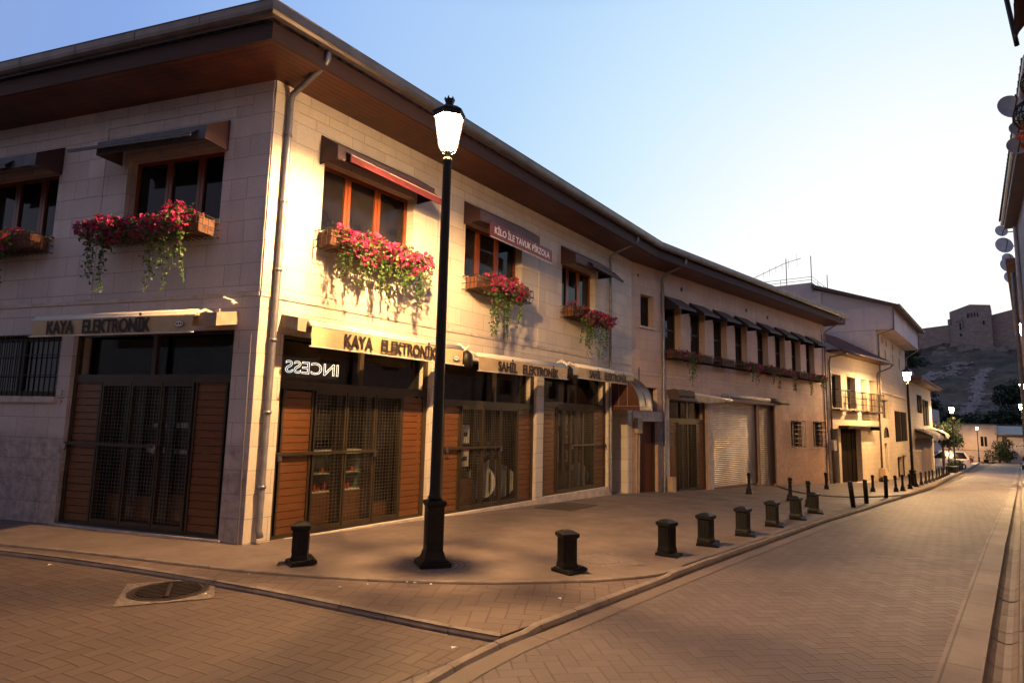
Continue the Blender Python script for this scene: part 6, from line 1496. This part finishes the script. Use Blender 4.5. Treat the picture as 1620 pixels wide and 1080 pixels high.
t = thing('red_flower_box', 'planter with bright red blooms at the right edge above the satellite dishes', 'flower box', Fz(11, .8, 5.9)); mb = MB(); mb.fb(Fz, 10.6, 11.5, .55, .85, 5.75, 5.95); part('planter', mb, IRON, t)
mb = MB(); m2 = MB(); rg = random.Random(90)
for _ in range(90): petals(mb, Fz(rg.uniform(10.6, 11.6), rg.uniform(.6, .98), rg.uniform(5.9, 6.2)), .045, rg); leaf(m2, Fz(rg.uniform(10.6, 11.6), rg.uniform(.6, .98), rg.uniform(5.8, 6.1)), .07, rg)
part('flowers', mb, floral('red_petals', (.75, .03, .02), (.5, .01, .01)), t); part('leaves', m2, LEAF, t)
def wall_dish(P, r_, lb, i):
    t = thing('wall_dish', lb, 'satellite dish', P, group='satellite dishes on the right hand houses')
    n = Vector((-.25, -1, .25)).normalized(); s_ = n.cross(Vector((0, 0, 1))).normalized(); up = s_.cross(n)
    mb = dish_mb(r_, r_*.18, 22); mb.v = [P+s_*v.x+n*v.y+up*v.z for v in mb.v]; part('reflector', mb, simple('grey_dish', (.46, .46, .50), .5), t, smooth=True)
    mb = MB(); mb.tube([P-n*.08, P-n*.15+N*.15, P+N*.9-Vector((0, 0, .1))], .02, 5); mb.tube([P-up*r_*.9, P+n*r_*.9, P+n*r_*.8+up*.1], .012, 4); part('arm', mb, IRON, t)
wall_dish(Vector((*sn(12.2, .22)[:2], 6.95)), .19, 'larger satellite dish above two small ones at the near right house', 0)
# first house across: tiled eave coming out over the street
def nR(s_): return .36-(s_-14.6)*.0432
a1, b1 = sn(12.4, nR(12.4)+.32), sn(22.3, nR(22.3)+.25)
FR1 = Fr(a1, math.atan2((b1-a1).x, (b1-a1).y), -1); L1 = (Vector((b1.x, b1.y, 0))-Vector((a1.x, a1.y, 0))).length
h1 = thing('tiled_eave_house', 'house on the right whose tiled eave and brown soffit lean over the street', 'house', a1)
shell(FR1, 0, L1, -1.2, 7.55, [(1.2, 2.2, 3.6, 5.4, .2), (4.2, 5.2, 3.6, 5.4, .2), (7, 8, 3.6, 5.4, .2), (1.5, 3.0, -.3, 2.2, .2), (5, 6.5, -.3, 2.2, .2)], .2, RS_DARK, h1, back=7)
for w_ in ((1.2, 2.2, 3.6, 5.4), (4.2, 5.2, 3.6, 5.4), (7, 8, 3.6, 5.4)): window(FR1, *w_, [], dep=.15, wood=WOOD_DARK, parent=h1)
for w_ in ((1.5, 3.0, -.3, 2.2), (5, 6.5, -.3, 2.2)):
    mb = MB(); mb.fb(FR1, w_[0], w_[1], -.18, -.12, w_[2], w_[3]); part('door', mb, WOOD_DARK, h1)
mb = MB(); mb.fb(FR1, -.1, L1, -.05, .28, 7.56, 7.62); part('soffit', mb, WOOD_SOFFIT, h1)
mb = MB(); mb.tube([FR1(-.2, .33, 7.72), FR1(L1, .30, 7.72)], .05, 8); mb.tube([FR1(L1-.4, .05, 7.5), FR1(L1-.4, .06, -1)], .05, 8); mb.tube([FR1(.3, .05, 7.5), FR1(.3, .06, -1)], .05, 8); part('gutter', mb, simple('pale_grey_gutter', (.42, .41, .43), .4), h1)
mb = MB()
for k in range(36):
    a, b = L1*k/36, L1*(k+1)/36; A0, A1, B0, B1 = FR1(a, .38, 7.80), FR1(b, .38, 7.80), FR1(a, -3, 8.9), FR1(b, -3, 8.9); M0 = (A0+A1)/2+Vector((0, 0, .07)); M1 = (B0+B1)/2+Vector((0, 0, .07))
    mb.face([A0, M0, M1, B0]); mb.face([M0, A1, B1, M1]); mb.face([A0, A1, M0])
part('roof', mb, ROOF_TILE, h1)
# second house across
a2_, b2_ = sn(22.4, .10), sn(60, .42)
FR2 = Fr(a2_, math.atan2((b2_-a2_).x, (b2_-a2_).y), -1); L2 = (Vector((b2_.x, b2_.y, 0))-Vector((a2_.x, a2_.y, 0))).length
FR2.P = FR2.P-FR2.n*.10
h2 = thing('red_verge_house', 'farther house on the right with a brick red roof verge', 'house', sn(24, .5))
shell(FR2, 0, L2, -2.4, 6.55, [(2+5*k, 3.2+5*k, 3.0, 4.8, .2) for k in range(7)]+[(2+5*k, 4+5*k, -1.3, 1.4, .2) for k in range(7)], .2, RS_DARK, h2, back=7)
for k in range(7): window(FR2, 2+5*k, 3.2+5*k, 3.0, 4.8, [], dep=.15, wood=WOOD_DARK, parent=h2)
for k in range(7):
    mb = MB(); mb.fb(FR2, 2+5*k, 4+5*k, -.18, -.12, -1.6, 1.4); part('door', mb, SHUTTER2, h2)
mb = MB(); mb.fb(FR2, 0, L2, -.1, .22, 6.56, 6.72); part('verge', mb, BRICKRED, h2)
mb = MB(); mb.tube([FR2(1.0, .08, 6.5), FR2(1.0, .08, -1.4)], .05, 8); part('downpipe', mb, PIPE, h2)
t = thing('maroon_awning', 'small maroon awning low on the farther right hand house', 'awning', FR2(34, .5, 0)); mb = MB(); rows = [[FR2(33+3*i/6, .05, 1.1) for i in range(7)], [FR2(33+3*i/6, .75, .75) for i in range(7)], [FR2(33+3*i/6, .76, .6) for i in range(7)]]; mb.grid(rows); part('cover', mb, AWN_RED, t)
mb = MB(); mb.tube([FR2(33, .05, .8), FR2(33, .75, .75)], .02, 4); part('arm', mb, IRON, t)
for i, (s_, n_, z_, r_) in enumerate(((24.3, -.06, 8.05, .17), (24.6, -.02, 7.65, .24), (25.5, .05, 7.40, .17), (26.5, .05, 7.40, .24), (28.5, .10, 7.35, .22))):
    wall_dish(Vector((*sn(s_, n_)[:2], z_)), r_, ['topmost small dish beyond the tiled eave', 'big dish just beyond the end of the tiled eave', 'middle dish of the cluster beyond the tiled eave', 'lower big dish of the cluster beyond the tiled eave', 'lowest dish of the cluster beyond the tiled eave'][i], i)
wall_dish(Vector((*sn(12.6, .27)[:2], 6.72)), .11, 'small satellite dish under the larger one at the near right house', 7)
wall_dish(Vector((*sn(12.8, .25)[:2], 6.50)), .14, 'lowest satellite dish of three at the near right house', 8)

# unseen house added behind the camera to darken the side wall and glass
DARKST = simple('grey_render_opposite', (.20, .17, .16), .85)
ho = thing('unseen_opposite_house', 'unseen house added across the side street to shade the side wall', 'house', sn(-9, -9))
Fo = Fr(sn(-8.5, -3.7), H39-math.pi/2-R(18), 1)
if Fo.n.dot(T) < 0: Fo.n = -Fo.n
shell(Fo, 0, 22, -.5, 8.2, [(1.5+3.2*k, 3.2+3.2*k, 4.6, 6.2, .2) for k in range(6)]+[(1.2+3.5*k, 3.8+3.5*k, 0, 2.8, .2) for k in range(6)], .2, DARKST, ho, back=8)
for k in range(6): window(Fo, 1.5+3.2*k, 3.2+3.2*k, 4.6, 6.2, [2.35+3.2*k], dep=.15, wood=WOOD_DARK, parent=ho)
for k in range(6):
    mb = MB(); mb.fb(Fo, 1.2+3.5*k, 3.8+3.5*k, -.18, -.12, 0, 2.8); part('roller_shutter', mb, SHUTTER2, ho)
